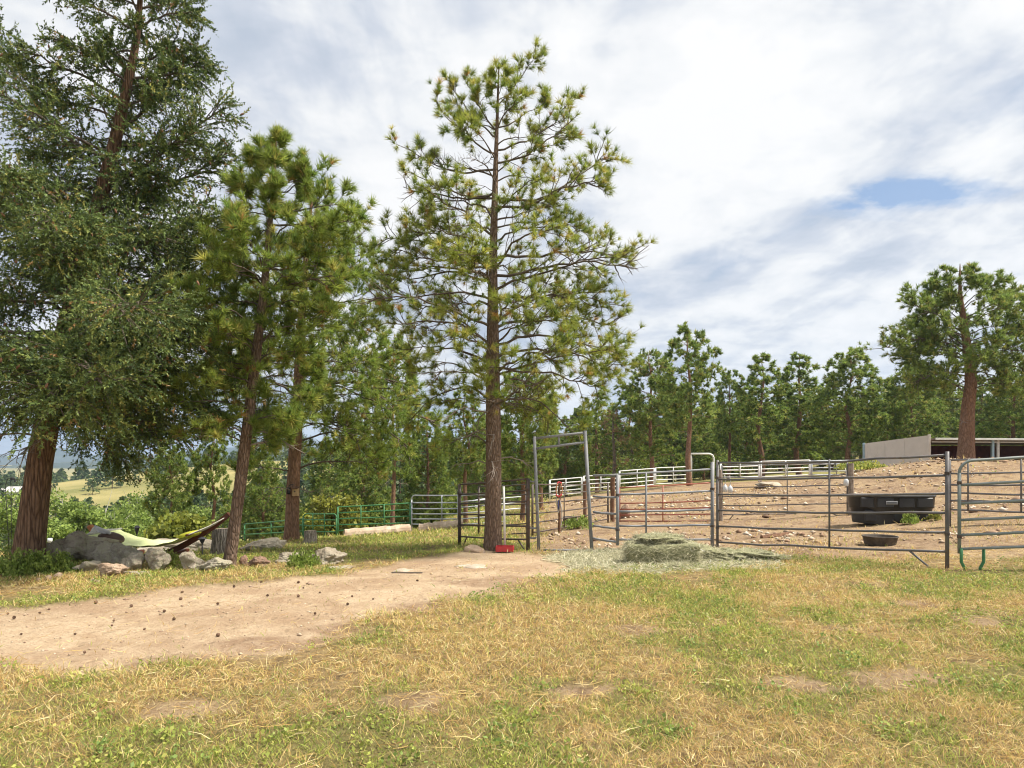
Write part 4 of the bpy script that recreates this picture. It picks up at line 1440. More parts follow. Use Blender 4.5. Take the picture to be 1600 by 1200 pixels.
panel('pipe_gate', 'red gate of five rails behind the hay bale', 'red_pipe', (968, 762, 814, 20.0), (1113, 754, 814, 19.6), [0, .47, .65, .82, 1], 0.02, 0.028, (0.47,), 'gate')
panel('pipe_fence', 'weathered dark panel between two wooden posts left of the tank', 'dark_pipe', (1128, 727, 804, 20.0), (1324, 722, 800, 19.1), [0, .25, .46, .64, .82, 1], 0.016, 0.022, (0.53,), braces=((0.1, 0.06), (0.86, 0.93)), sag=0.02)
panel('pipe_fence', 'rusty grey panel behind the sage green gate', 'dark_pipe', (1484, 719, 796, 13.6), (1690, 709, 803, 12.8), [0, .27, .5, .66, .82, 1], 0.019, 0.025, (0.14, 0.55), sag=0.012)
panel('pipe_gate', 'rounded silver gate right of the green gate', 'galv_pipe', (643, 774, 819, 26.0), (716, 774, 819, 25.0), [0, .25, .46, .64, .82, 1], 0.024, 0.03, (0.66,), 'gate', round_l=True)
panel('pipe_fence', 'silver panel running behind the tall middle trunk', 'galv_pipe', (718, 775, 820, 25.0), (822, 766, 812, 26.5), SIX, 0.022, 0.03, (0.5,))
panel('pipe_fence', 'small pale silver panel far behind the silver gate', 'galv_pipe', (697, 789, 815, 36.0), (765, 778, 806, 38.0), SIX, 0.03, 0.04, (0.4,))
GRN = 'green gates by the birdhouse pine'
panel('pipe_gate', 'long green gate with two uprights left of the silver gate', 'green_pipe', (528, 792, 829, 26.0), (641, 786, 827, 26.0), [0, .25, .5, .75, 1], 0.026, 0.034, (0.32, 0.64), 'gate', GRN)
panel('pipe_gate', 'short green gate with rounded corners beside the cut stump', 'green_pipe', (474, 803, 840, 27.0), (526, 803, 840, 26.2), [0, .25, .5, .75, 1], 0.026, 0.034, (0.3, 0.65), 'gate', GRN, round_l=True, round_r=True)
panel('pipe_fence', 'green panel left of the birdhouse trunk', 'green_pipe', (382, 819, 846, 32.0), (473, 811, 842, 27.3), [0, .3, .6, 1], 0.026, 0.034, (0.5,), 'fence', GRN)
WHT = 'white rails across the back of the corral'
for lab_, a_, b_, m_ in [
        ('white panel behind the arch, leftmost of the white rails', (859, 750, 774, 42), (909, 746, 770, 42.5), 'white_pipe'),
        ('white panel right of the arch behind the brown wooden post', (912, 744, 769, 42.5), (965, 741, 766, 43), 'white_pipe'),
        ('white panel above the left end of the red gate', (968, 736, 762, 43), (1022, 732, 757, 44), 'white_pipe'),
        ('white panel above the red gate, left of the slim pine trunk', (1024, 731, 756, 44), (1079, 729, 754, 45), 'white_pipe'),
        ('white panel just right of the tall white hoop', (1126, 724, 746, 39.5), (1186, 722, 745, 40), 'white_pipe'),
        ('white panel at the right end of the white rails', (1189, 721, 745, 40), (1265, 719, 742, 40.5), 'white_pipe'),
        ('grey far panel between the white rails and the grey wooden post', (1268, 720, 742, 40.5), (1345, 719, 741, 40.5), 'galv_pipe')]:
    panel('pipe_fence', lab_, m_, a_, b_, [0, .25, .5, .75, 1], 0.034, 0.055, (0.5,), 'fence', WHT)
# tall white hoop
hb = on(1098, 0, 44.5)
hoop = thing('gate_hoop', 'tall white pipe hoop right of the slim pine trunk', 'gate frame', hb)
m_ = MB()
hp = [P3(1080, 709, 44.5), P3(1108, 709, 44.5), P3(1113, 711, 44.5), P3(1115, 715, 44.5), np.r_[P3(1115, 752, 44.5)[:2], gz(*P3(1115, 752, 44.5)[:2])]]
pipe(m_, [np.r_[P3(1080, 0, 44.5)[:2], gz(*P3(1080, 0, 44.5)[:2])] - hb, P3(1080, 714, 44.5) - hb] + [p - hb for p in hp], 0.06, 10)
obj('pipe', m_.me('pipe', True), M['white_pipe'], hoop)

# the walk-through arch
ab = on(880, 0, 13.0)
arch = thing('pipe_arch', 'tall grey pipe arch over the walkway, leaning slightly', 'gate frame', ab)


def arch_bar(name, a, b, r):
    m = MB()
    pipe(m, [a - ab, (a + b) / 2 - ab, b - ab], r, 12)
    obj(name, m.me(name, True), M['grey_pipe'], arch)


ga_, gb_ = P3(842, 863, 13.0), P3(925, 863, 13.0)
ga_[2], gb_[2] = gz(*ga_[:2]) - .02, gz(*gb_[:2]) - .02
arch_bar('post', P3(835, 682, 13.0), ga_, 0.031)
arch_bar('post', P3(914, 673, 13.0), gb_, 0.034)
arch_bar('crossbar', P3(836, 685, 13.0), P3(914, 676, 13.0), 0.024)
arch_bar('crossbar', P3(837, 701, 13.0), P3(915, 691, 13.0), 0.024)
arch_bar('strut', P3(873, 681, 13.0), P3(873.5, 696, 13.0), 0.02)
sl = P3(846, 863, 12.98)
sr = P3(903, 865, 12.9)
sl[2], sr[2] = gz(*sl[:2]) + .02, gz(*sr[:2]) + .02
arch_bar('sill', sl, sr, 0.02)


# wooden posts
def wood_post(label, px, py_top, Y, r, mat_, tilt=0.0, sides=9):
    b = on(px, 0, Y)
    top = P3(px, py_top, Y) - b
    m = MB()
    rs = np.random.default_rng(int(px))
    k = 9
    t = np.linspace(0, 1, k)[:, None]
    pts = np.array([[0, 0, -0.1]]) * (1 - t) + (top + np.array([tilt, 0, 0])) * t + np.c_[rs.normal(0, 0.006, (k, 2)), np.zeros(k)]
    pipe(m, pts, r * rs.uniform(0.92, 1.08, k), sides)
    return obj('wooden_post', m.me('wooden_post', False), M[mat_], loc=b, label=label, category='post', group='wooden posts of the old fence')


M['wood_grey'] = plain('weathered_wood', (0.30, 0.25, 0.20), (0.16, 0.12, 0.09), 0.9, 12, 0.4)
M['wood_brown'] = plain('brown_wood', (0.22, 0.12, 0.07), (0.12, 0.065, 0.04), 0.9, 12, 0.4)
M['wood_pale'] = plain('pale_barked_log', (0.56, 0.45, 0.33), (0.36, 0.26, 0.18), 0.9, 5, 0.4)
wood_post('stout grey wooden post with a white bottle tied on, left of the tank', 1329, 724, 19.0, 0.075, 'wood_grey', 0.01)
wood_post('brown wooden post left of the red gate', 957, 746, 20.3, 0.07, 'wood_brown')
wood_post('short brown wooden post seen right of the hanging halter', 914, 752, 22.0, 0.06, 'wood_brown')
wood_post('thin dark post that the red halter hangs on', 873.5, 756, 17.6, 0.034, 'wood_brown', 0.02)
wood_post('dark wooden post behind the joint of the two grey panels', 1125, 734, 19.6, 0.08, 'wood_grey', -0.02)

# chain that ties the gate to the long panel
cb0 = P3(1484, 838, 9.58)
ch = thing('chain', 'short rusty chain hanging between the long grey panel and the sage gate', 'chain', cb0)
for k_ in range(11):
    a_ = np.array([0.018 * k_ * 0.9, -0.035, -0.11 * math.sin(k_ / 10 * math.pi) + 0.004 * k_])
    th_ = np.linspace(0, 2 * math.pi, 9)
    d_ = nrm(np.array([1.0, 0, -0.11 * math.cos(k_ / 10 * math.pi) * 6]))
    e_ = np.array([0, 1.0, 0]) if k_ % 2 else nrm(np.cross(d_, [0, 1.0, 0]))
    m_ = MB()
    pipe(m_, [a_ + d_ * 0.014 * math.cos(q) + e_ * 0.008 * math.sin(q) for q in th_], 0.003, 5)
    obj('link', m_.me('link', True), M['brown_pipe'], ch)


# ------------------------------------------------------------------ the shed on the rise
def build_shed():
    c0 = P3(1452, 680, 34.0)
    bk = P3(1350, 693, 38.0)
    fr = P3(1760, 684, 36.0)
    org = np.array([c0[0], c0[1], gz(c0[0], c0[1])])
    root = thing('shed', 'open fronted shed with a pale grey panelled side wall', 'shed', org)
    m_wall = plain('grey_wall_board', (0.60, 0.56, 0.52), (0.56, 0.52, 0.48), 0.9, 3, 0.05, 0.1)
    m_trim = plain('blue_trim', (0.33, 0.47, 0.55), (0.28, 0.40, 0.48), 0.6, 4, 0.05)
    m_white = plain('white_trim', (0.62, 0.62, 0.60), (0.5, 0.5, 0.48), 0.6, 4, 0.05)
    m_in = plain('red_brown_boards', (0.11, 0.036, 0.027), (0.06, 0.022, 0.018), 0.9, 3, 0.2)
    m_roof = plain('rusted_roof_sheet', (0.30, 0.26, 0.23), (0.2, 0.16, 0.14), 0.6, 2, 0.1)
    w = bk - c0
    w[2] = 0
    wl = np.linalg.norm(w)
    wx = w / wl
    nin = np.array([wx[1], -wx[0], 0.0])
    f = fr - c0
    f[2] = 0
    fl = np.linalg.norm(f)
    fx = f / fl
    h0, h1 = c0[2] - org[2], bk[2] - org[2]
    # side wall: three boards with their own edges
    cuts = [0.0, 0.35, 0.655, 1.0]
    for i in range(3):
        a, b = cuts[i] * wl + 0.008, cuts[i + 1] * wl - 0.008
        za, zb = h0 + (h1 - h0) * cuts[i], h0 + (h1 - h0) * cuts[i + 1]
        p, q = wx * a, wx * b
        th = fx * 0.06
        V = np.array([p + [0, 0, -.3], q + [0, 0, -.3], q + [0, 0, zb], p + [0, 0, za]])
        V = np.concatenate([V, V + th])
        F = np.array([[0, 1, 2, 3], [7, 6, 5, 4], [0, 4, 5, 1], [1, 5, 6, 2], [2, 6, 7, 3], [3, 7, 4, 0]])
        obj('wall_panel', MB().add(V, F).me('wall_panel'), m_wall, root)
    for (p, hh, mt, nm) in ((np.zeros(3), h0, m_wall, 'corner_post'), (wx * wl, h1, m_trim, 'corner_post')):
        m = MB()
        beam(m, p + [0, 0, -.3], p + [0, 0, hh + 0.03], 0.11, 0.11, bev=0.01)
        obj(nm, m.me(nm), mt, root)
    # back wall inside and floor shade come from real boards
    zf = P3(1500, 687, 34.5)[2] - org[2]
    m = MB()
    nb = 22
    for i in range(nb):
        a = wx * (wl - 0.15) + fx * (0.1 + i * fl / nb)
        b = wx * (wl - 0.15) + fx * (0.1 + (i + 0.96) * fl / nb)
        beam(m, (a + b) / 2 + [0, 0, -.3], (a + b) / 2 + [0, 0, h1 - 0.1], fl / nb * 0.985, 0.04, bev=0.004)
    obj('back_wall', m.me('back_wall'), m_in, root)
    # roof sheet
    a0, a1 = np.array([0, 0, zf]) + fx * 0.08, wx * (wl + 0.1) + np.array([0, 0, h1 - 0.06]) + fx * 0.08
    V = np.array([a0 - wx * 0.25, a0 - wx * 0.25 + fx * fl, a1 + fx * fl, a1])
    V = np.concatenate([V, V + [0, 0, 0.05]])
    F = np.array([[3, 2, 1, 0], [4, 5, 6, 7], [0, 1, 5, 4], [1, 2, 6, 5], [2, 3, 7, 6], [3, 0, 4, 7]])
    obj('roof', MB().add(V, F).me('roof'), m_roof, root)
    m = MB()
    beam(m, a0 - wx * 0.27 + [0, 0, 0.02], a0 - wx * 0.27 + fx * fl + [0, 0, 0.02], 0.04, 0.10, bev=0.006)
    obj('fascia', m.me('fascia'), m_white, root)
    m = MB()
    beam(m, a0 + [0, 0, -0.12] + fx * 0.05, a0 + fx * fl + [0, 0, -0.12], 0.05, 0.06, bev=0.006)
    obj('header_beam', m.me('header_beam'), m_white, root)
    for px_ in (1547, 1555, 1690):
        t = ((px_ - 1452) / (1760 - 1452))
        p = fx * fl * t
        m = MB()
        beam(m, p + [0, 0, -.4], p + [0, 0, zf], 0.12, 0.12, bev=0.01)
        obj('front_post', m.me('front_post'), m_trim if px_ != 1555 else m_white, root)


build_shed()


# ------------------------------------------------------------------ rocks
def ico(n):
    import bmesh
    bm = bmesh.new()
    bmesh.ops.create_icosphere(bm, subdivisions=n, radius=1.0)
    V = np.array([v.co[:] for v in bm.verts])
    F = np.array([[v.index for v in f.verts] for f in bm.faces])
    bm.free()
    return V, F


ICO5, ICO3, ICO2 = ico(5), ico(3), ico(2)


def rock_shape(seed, I, planes=16, soft=0.55, rough=0.05, flat_top=False):
    r = np.random.default_rng(seed)
    V, F = I
    n = nrm(r.normal(0, 1, (planes, 3)))
    d = r.uniform(0.62, 1.0, planes)
    c = np.maximum(V @ n.T, 1e-3)
    rad = (d[None] / c)
    rad = np.sort(rad, axis=1)
    rd = rad[:, 0] * (1 - soft * 0.25) + np.minimum(rad[:, 1], 1.4) * soft * 0.25
    rd = np.minimum(rd, 1.3)
    for f, a in ((3, 1.0), (7, 0.5), (15, 0.28)):
        for _ in range(4):
            k = r.normal(0, 1, 3) * f
            rd = rd * (1 + rough * a * 0.5 * np.sin(V @ k + r.uniform(0, 6.28)))
    # a crack or two
    for _ in range(3):
        k = nrm(r.normal(0, 1, 3))
        rd = rd * (1 - 0.13 * np.exp(-((V @ k - r.uniform(-.4, .4)) / 0.04) ** 2))
    return V * rd[:, None], F


def rock(label, x0, x1, y0, y1, Y, mat_, seed, depth=0.8, name='boulder', group=None, I=None, bury=0.22, rz=None, cat='rock', soft=0.1, rough=0.13):
    I = I or ICO5
    w = (x1 - x0) / F_PX * Y
    c = P3((x0 + x1) / 2, y1, Y)
    zt = P3(0, y0, Y)[2]
    zg = min(gz(c[0], c[1]), zt - 0.02)
    V, F = rock_shape(seed, I, soft=soft, rough=rough)
    V = V - (V.max(0) + V.min(0)) / 2
    V = V / ((V.max(0) - V.min(0)) / 2)
    h = (zt - zg)
    V = V * np.array([w / 2, w / 2 * depth, h / 2 * (1 + bury)])
    V[:, 2] += h - V[:, 2].max()
    o = obj(name, mesh(name, V, F, None, True), M[mat_], loc=(c[0], c[1] + w * depth * 0.2, zg), label=label, category=cat)
    if group:
        o['group'] = group
    return o


M['rock_lichen'] = rock_mat('lichen_granite', (0.55, 0.48, 0.39), (0.25, 0.21, 0.165), (0.42, 0.41, 0.27), (0.58, 0.44, 0.34))
M['rock_grey'] = rock_mat('grey_granite', (0.58, 0.52, 0.43), (0.30, 0.26, 0.205), (0.44, 0.43, 0.29), (0.60, 0.46, 0.36))
M['rock_tan'] = rock_mat('tan_granite', (0.58, 0.45, 0.33), (0.40, 0.28, 0.19), None, (0.60, 0.42, 0.30))
M['rock_red'] = rock_mat('red_granite', (0.40, 0.25, 0.175), (0.24, 0.14, 0.095), (0.33, 0.25, 0.18), (0.46, 0.30, 0.22))
M['rock_pale'] = rock_mat('pale_granite', (0.56, 0.50, 0.40), (0.36, 0.29, 0.21), (0.42, 0.38, 0.28), (0.52, 0.38, 0.28))
M['rock_white'] = rock_mat('white_granite', (0.70, 0.60, 0.48), (0.52, 0.42, 0.31), None, (0.60, 0.46, 0.34))
M['rock_warm'] = rock_mat('warm_grey_granite', (0.66, 0.57, 0.46), (0.36, 0.30, 0.235), (0.48, 0.46, 0.32), (0.66, 0.49, 0.38))
M['rock_blue'] = rock_mat('blue_grey_stone', (0.25, 0.32, 0.33), (0.15, 0.2, 0.22))
BOU = 'boulders under the fir and the hammock'
rock('large dark lichen boulder beside the fir trunk, tallest of the pile', 72, 166, 829, 890, 11.2, 'rock_lichen', 3, 0.75, group=BOU)
rock('low dark boulder at the left end of the pile by the fir trunk', 52, 108, 846, 888, 11.0, 'rock_lichen', 4, 0.8, group=BOU)
rock('square dark boulder under the brown pillow', 140, 184, 846, 886, 10.8, 'rock_grey', 5, 0.6, group=BOU)
rock('rounded dark boulder right of the brown pillow', 166, 217, 848, 886, 10.7, 'rock_grey', 6, 0.6, group=BOU)
rock('wedge shaped grey green boulder in front of the dark pile', 110, 160, 876, 909, 9.8, 'rock_warm', 7, 0.7, group=BOU)
rock('pale tan upright boulder at the edge of the path', 152, 192, 879, 915, 9.4, 'rock_tan', 58, 0.7, group=BOU)
rock('tilted grey boulder left of the tall grey boulder', 182, 222, 864, 898, 10.0, 'rock_warm', 9, 0.8, group=BOU)
rock('tall grey cracked boulder below the middle of the hammock', 222, 266, 856, 901, 10.05, 'rock_warm', 10, 0.75, group=BOU)
rock('flat grey slab lying at the path edge below the boulders', 188, 231, 893, 911, 9.6, 'rock_grey', 11, 0.8, group=BOU, bury=0.5)
rock('upright grey boulder left of the leaning trunk', 277, 315, 862, 899, 10.0, 'rock_warm', 12, 0.8, group=BOU)
rock('rounded grey boulder touching the leaning trunk', 308, 356, 871, 900, 9.9, 'rock_grey', 13, 0.8, group=BOU)
rock('wide pale ledge of rock behind the hammock', 205, 345, 842, 878, 14.3, 'rock_pale', 14, 0.5, 'rock_ledge', BOU, bury=0.6)
rock('red brown rounded rock right of the leaning trunk', 381, 420, 869, 893, 10.3, 'rock_red', 15, 0.85, group='rocks by the path')
rock('small red stone beside the red brown rock', 373, 387, 867, 881, 10.6, 'rock_red', 16, 0.85, 'stone', 'rocks by the path', ICO3)
rock('pale tan outcrop with a shrub on it', 470, 538, 855, 889, 10.9, 'rock_pale', 17, 0.7, 'rock_outcrop', 'rocks by the path', bury=0.5)
rock('lower left shoulder of the shrubby outcrop', 431, 482, 863, 890, 10.7, 'rock_pale', 18, 0.8, 'rock_outcrop', 'rocks by the path', bury=0.5)
rock('flat pale slab at the grass edge of the path', 512, 552, 885, 897, 10.2, 'rock_pale', 19, 0.9, 'stone_slab', 'rocks by the path', ICO3, bury=0.8)
rock('long pale ledge behind the leaning trunk', 362, 440, 841, 862, 14.4, 'rock_pale', 20, 0.6, 'rock_ledge', 'rocks by the path', bury=0.6)
rock('small grey stone at the foot of the leaning trunk', 346, 364, 896, 904, 9.6, 'rock_grey', 22, 0.9, 'stone', 'rocks by the path', ICO3, bury=0.6)
rock('blue grey stone in front of the tan boulder', 170, 184, 909, 922, 9.0, 'rock_blue', 23, 0.9, 'stone', 'rocks by the path', ICO3)
rock('dark grey flat stone at the left edge of the path', 6, 30, 937, 947, 8.0, 'rock_grey', 24, 0.9, 'stone', 'rocks by the path', ICO3, bury=0.6)
rock('flat white slab in the path left of the middle pine', 608, 645, 890, 896, 10.1, 'rock_white', 25, 0.9, 'stone_slab', 'rocks by the path', ICO3, bury=2.5)
rock('wide white slab in the path below the middle pine', 708, 768, 884, 891, 10.6, 'rock_white', 26, 0.8, 'stone_slab', 'rocks by the path', ICO3, bury=2.5)
rock('flat tan stone against the foot of the middle pine', 718, 760, 852, 858, 12.6, 'rock_tan', 27, 0.6, 'stone_slab', 'rocks by the path', ICO3, bury=1.6)
for i_, (x_, y_, w_, lab_) in enumerate([(88, 900, 14, 'small pink stone at the right end of the low shrub'), (74, 903, 10, 'small pale stone below the low shrub'), (146, 908, 11, 'small pale stone left of the tan boulder'),
                                         (153, 909, 7, 'tiny white stone touching the tan boulder'), (60, 906, 8, 'tiny pink stone under the low shrub')]):
    p_ = gp(x_, y_ + 4)
    rock(lab_, x_ - w_ / 2, x_ + w_ / 2, y_ - w_ * 0.4, y_ + 4, p_[1], 'rock_tan', 70 + i_, 0.9, 'stone', 'small stones by the low shrub', ICO2)
COR = 'rocks in the corral'
rock('broad orange rock on the slope left of the grey wooden post', 1254, 1293, 756, 771, 30.0, 'rock_red', 31, 0.8, 'boulder', COR, ICO3)
rock('pale rock left of the broad orange rock', 1230, 1256, 761, 772, 29.5, 'rock_pale', 32, 0.8, 'boulder', COR, ICO3)
rock('pale rock right of the broad orange rock', 1288, 1300, 759, 768, 29.5, 'rock_pale', 33, 0.8, 'boulder', COR, ICO3)
rock('long pale rock high on the slope behind the dark panel', 1183, 1226, 753, 763, 32.0, 'rock_pale', 34, 0.7, 'boulder', COR, ICO3)
rock('red rock behind the left end of the red gate', 966, 986, 787, 799, 21.5, 'rock_red', 35, 0.8, 'boulder', COR, ICO3)
rock('small pale rock by the dark plank in the corral', 1225, 1237, 839, 847, 13.6, 'rock_pale', 36, 0.8, 'stone', COR, ICO3)


# ------------------------------------------------------------------ hay
def strands(n, pos, length, width, r, flat=0.25, up=0.0):
    """Thin curved straws lying about: two triangles each."""
    d = r.normal(0, 1, (n, 3))
    d[:, 2] = d[:, 2] * flat + up
    d = nrm(d)
    s = nrm(np.cross(d, r.normal(0, 1, (n, 3)))) * (width * r.uniform(0.6, 1.3, n))[:, None] / 2
    ln = (length * r.uniform(0.5, 1.3, n))[:, None]
    bend = r.normal(0, 1, (n, 3)) * ln * 0.10
    mid = pos + d * ln * 0.5 + bend * 0.5
    tip = pos + d * ln
    V = np.stack([pos - s, pos + s, mid + s * 0.9, mid - s * 0.9, mid - s * 0.9, mid + s * 0.9, tip + s * 0.4, tip - s * 0.4], 1)
    F = np.arange(n * 8).reshape(-1, 4)
    return V.reshape(-1, 3), F


HAYC = np.array([(0.53, 0.505, 0.33), (0.67, 0.63, 0.45), (0.35, 0.345, 0.21), (0.75, 0.69, 0.51)])


def hay_cols(n, r, per=8):
    c = HAYC[r.integers(0, 4, n)] * (1 + r.normal(0, 0.14, (n, 1)))
    return np.clip(c, 0.02, 0.8).repeat(per, 0)


def build_hay():
    r = np.random.default_rng(77)
    m_core, t, b = mat('hay_core')
    o = ocoord(t)
    n1 = noise(t, mapping(t, o, scale=(1, 1, 3)), 26, 6, 0.7)
    t.links.new(mixc(t, ramp(t, n1, [(0.35, 0), (0.65, 1)]), (0.12, 0.125, 0.06), (0.40, 0.39, 0.23)), b.inputs['Base Color'])
    b.inputs['Roughness'].default_value = 1.0
    bump(t, b, n1, 1.0, 0.03)

    def bale(label, c, size, rz, n, seed, name='hay_bale', lump=0.03):
        rr = np.random.default_rng(seed)
        root = thing(name, label, 'hay', c, rz)
        V, F = ICO5
        p = 11.0
        k = (np.abs(V) ** p).sum(1) ** (-1 / p)
        W = V * k[:, None]
        for f in (4, 9, 20):
            for _ in range(3):
                kk = rr.normal(0, 1, 3) * f
                W = W * (1 + lump * 8 / f * 0.25 * np.sin(V @ kk + rr.uniform(0, 6)))[:, None]
        if lump > 0.1:      # pulled flakes thin out to a ragged edge
            W[:, 2] *= 1 - 0.55 * np.clip(np.hypot(W[:, 0], W[:, 1]) - 0.35, 0, 1)
        W = W * np.array(size) / 2
        W[:, 2] += size[2] / 2 - 0.03
        obj('packed_core', mesh('packed_core', W, F, None, True), m_core, root)
        i = rr.integers(0, len(W), n)
        q = W[i] + rr.normal(0, 0.008, (n, 3))
        Vs, Fs = strands(n, q, np.full(n, 0.09), np.full(n, 0.0055), rr, 0.6)
        obj('loose_straw', mesh('loose_straw', Vs, Fs, hay_cols(n, rr)), M['blade'], root, kind='stuff')
        return root

    c = gp(1040, 884)
    bale('square green hay bale lying in front of the grey panel', (c[0], c[1] + 0.25, c[2]), (1.08, 0.56, 0.36), -0.12, 6500, 5, lump=0.05)
    bale('loose flake of hay on top of the bale', (c[0] - 0.02, c[1] + 0.32, c[2] + 0.31), (0.58, 0.40, 0.18), 0.1, 3200, 6, 'hay_flake', 0.30)
    c2 = gp(1100, 880)
    bale('torn clump of hay against the right end of the bale', (c2[0], c2[1] + 0.25, c2[2]), (0.55, 0.52, 0.27), 0.3, 2600, 7, 'hay_flake', 0.28)
    c3 = gp(1155, 876)
    bale('low pulled apart clump of hay right of the bale', (c3[0], c3[1] + 0.15, c3[2]), (0.85, 0.50, 0.19), -0.2, 2600, 8, 'hay_flake', 0.34)
    c4 = gp(1058, 888)
    bale('small dark clump of hay fallen in front of the bale', (c4[0], c4[1], c4[2]), (0.36, 0.25, 0.10), 0.4, 1200, 9, 'hay_flake', 0.4)
    # hay spread over the ground
    n = 30000
    P = np.array(HAY)
    lo, hi = P[:, :2].min(0) - 0.5, P[:, :2].max(0) + 0.5
    x, y = r.uniform(lo[0], hi[0], n * 2), r.uniform(lo[1], hi[1], n * 2)
    k = masks(x, y)[2] > r.random(n * 2) * 0.9 + 0.1
    x, y = x[k][:n], y[k][:n]
    m = len(x)
    heap = 0.05 * NB(x, y, 2.5, 3)
    z = ground_h(x, y) + 0.004 + heap * r.random(m)
    Vs, Fs = strands(m, np.stack([x, y, z], -1), np.full(m, 0.13), np.full(m, 0.009), r, 0.22, 0.1)
    obj('loose_hay', mesh('loose_hay', Vs, Fs, hay_cols(m, r)), M['blade'], kind='stuff', label='pale green loose hay spread over the ground round the bale', category='hay')


build_hay()


# ------------------------------------------------------------------ tank, feed pan, tray and other tack
def stadium(L_, W_, n=64):
    a = np.arange(n) / n * 2 * np.pi
    r = W_ / 2
    x = np.cos(a) * r + np.sign(np.cos(a)) * np.minimum(1, np.abs(np.cos(a)) * 6) * (L_ / 2 - r)
    return np.stack([x, np.sin(a) * r], -1)


def lathe_loop(prof, outline, n):
    """Rings of an outline scaled and lifted: prof rows = (offset inward, z)."""
    ctr = np.zeros(2)
    nm = nrm(outline - ctr)
    V = [np.c_[outline - nm * off, np.full(n, z)] for off, z in prof]
    K = len(prof)
    i = np.arange(n)
    j = (i + 1) % n
    F = np.concatenate([np.stack([k * n + i, k * n + j, (k + 1) * n + j, (k + 1) * n + i], -1) for k in range(K - 1)])
    return np.concatenate(V), F


def build_tank():
    m_b = plain('black_poly', (0.035, 0.036, 0.038), (0.022, 0.022, 0.023), 0.5, 5, 0.1, 0.4)
    m_p = plain('label_plate', (0.36, 0.37, 0.38), (0.30, 0.31, 0.32), 0.5, 8, 0.0)
    b = on(1406, 0, 15.0)
    root = thing('stock_tank', 'long black oval water tank behind the grey pipe panel', 'water tank', (b[0], b[1] + 0.35, b[2]), -0.02)
    n = 96
    H = P3(0, 774, 15.0)[2] - b[2]
    out = stadium(1.84, 0.95, n)
    V, F = lathe_loop([(0.10, -0.02), (0.085, 0.05), (0.07, H * 0.52)], out, n)
    obj('lower_body', MB().add(V, F).me('lower_body', True), m_b, root)
    V, F = lathe_loop([(0.075, H * 0.50), (0.03, H * 0.53), (0.015, H * 0.93), (-0.01, H * 0.95), (-0.01, H), (0.03, H), (0.04, H * 0.95), (0.075, H * 0.3), (0.4, H * 0.3)], out, n)
    obj('rim', MB().add(V, F).me('rim', True), m_b, root)
    for x_, w_, z0_, z1_ in [(-0.72, 0.26, .56, .92), (-0.36, 0.36, .56, .92), (0.10, 0.34, .56, .92), (0.50, 0.34, .56, .92), (-0.52, 0.5, .06, .46), (-0.05, 0.24, .06, .46), (0.35, 0.4, .06, .46)]:
        m = MB()
        yy = -0.475 + (0.03 if z0_ > .5 else 0.095)
        if abs(x_) > 0.6:
            yy += 0.06
        box(m, (x_, yy, H * (z0_ + z1_) / 2), (w_, 0.05, H * (z1_ - z0_)), rotz(-0.28 * (x_ < -0.6)), bev=0.015)
        obj('side_panel', m.me('side_panel'), m_b, root)
    m = MB()
    box(m, (-0.24, -0.487, H * 0.74), (0.25, 0.012, 0.075), bev=0.004)
    pl = obj('label_plate', m.me('label_plate'), m_p, root)
    m = MB()
    box(m, (-0.24, -0.495, H * 0.74), (0.225, 0.008, 0.018))
    box(m, (-0.24, -0.495, H * 0.74 + 0.027), (0.225, 0.008, 0.006))
    box(m, (-0.24, -0.495, H * 0.74 - 0.027), (0.225, 0.008, 0.006))
    obj('raised_stripe', m.me('raised_stripe'), m_b, pl)
    m = MB()
    V = np.c_[out * 0.9, np.full(n, H * 0.86)]
    m.add(np.concatenate([V, [[0, 0, H * 0.86]]]), np.stack([np.arange(n), (np.arange(n) + 1) % n, np.full(n, n)], -1))
    mw, t, bb = mat('tank_water')
    bb.inputs['Base Color'].default_value = (0.02, 0.03, 0.028, 1)
    bb.inputs['Roughness'].default_value = 0.05
    obj('water', m.me('water'), mw, root)


build_tank()


def round_tub(name, label, cat, px, Y, d, h, prof, mat_, py=None, group=None, rz=0.0, sq=1.0):
    b = on(px, 0, Y)
    root_me = MB()
    n = 48
    a = np.arange(n) / n * 2 * np.pi
    out = np.stack([np.cos(a) * d / 2, np.sin(a) * d / 2 * sq], -1)
    V, F = lathe_loop([(o * d / 2, z * h) for o, z in prof], out, n)
    root_me.add(V, F)
    return obj(name, root_me.me(name, True), mat_, loc=b, label=label, category=cat)


m_pan = plain('dusty_rubber', (0.115, 0.095, 0.075), (0.05, 0.042, 0.035), 0.85, 9, 0.3)
round_tub('feed_pan', 'shallow dusty rubber feed pan below the black tank', 'feed pan', 1375, 12.3, 0.60, 0.155,
          [(0.16, -0.02), (0.14, 0.1), (0.05, 0.85), (0.0, 0.93), (0.0, 1.0), (0.06, 1.0), (0.09, 0.9), (0.2, 0.25), (0.98, 0.22)], m_pan)
m_tyre = plain('black_rubber', (0.05, 0.05, 0.055), (0.03, 0.03, 0.032), 0.8, 9, 0.3)
round_tub('rubber_tub', 'low black rubber tub seen through the arch', 'tub', 890, 21.0, 0.42, 0.2,
          [(0.1, -0.02), (0.04, 0.2), (0.0, 0.6), (0.0, 1.0), (0.1, 1.0), (0.14, 0.5), (0.98, 0.4)], m_tyre)
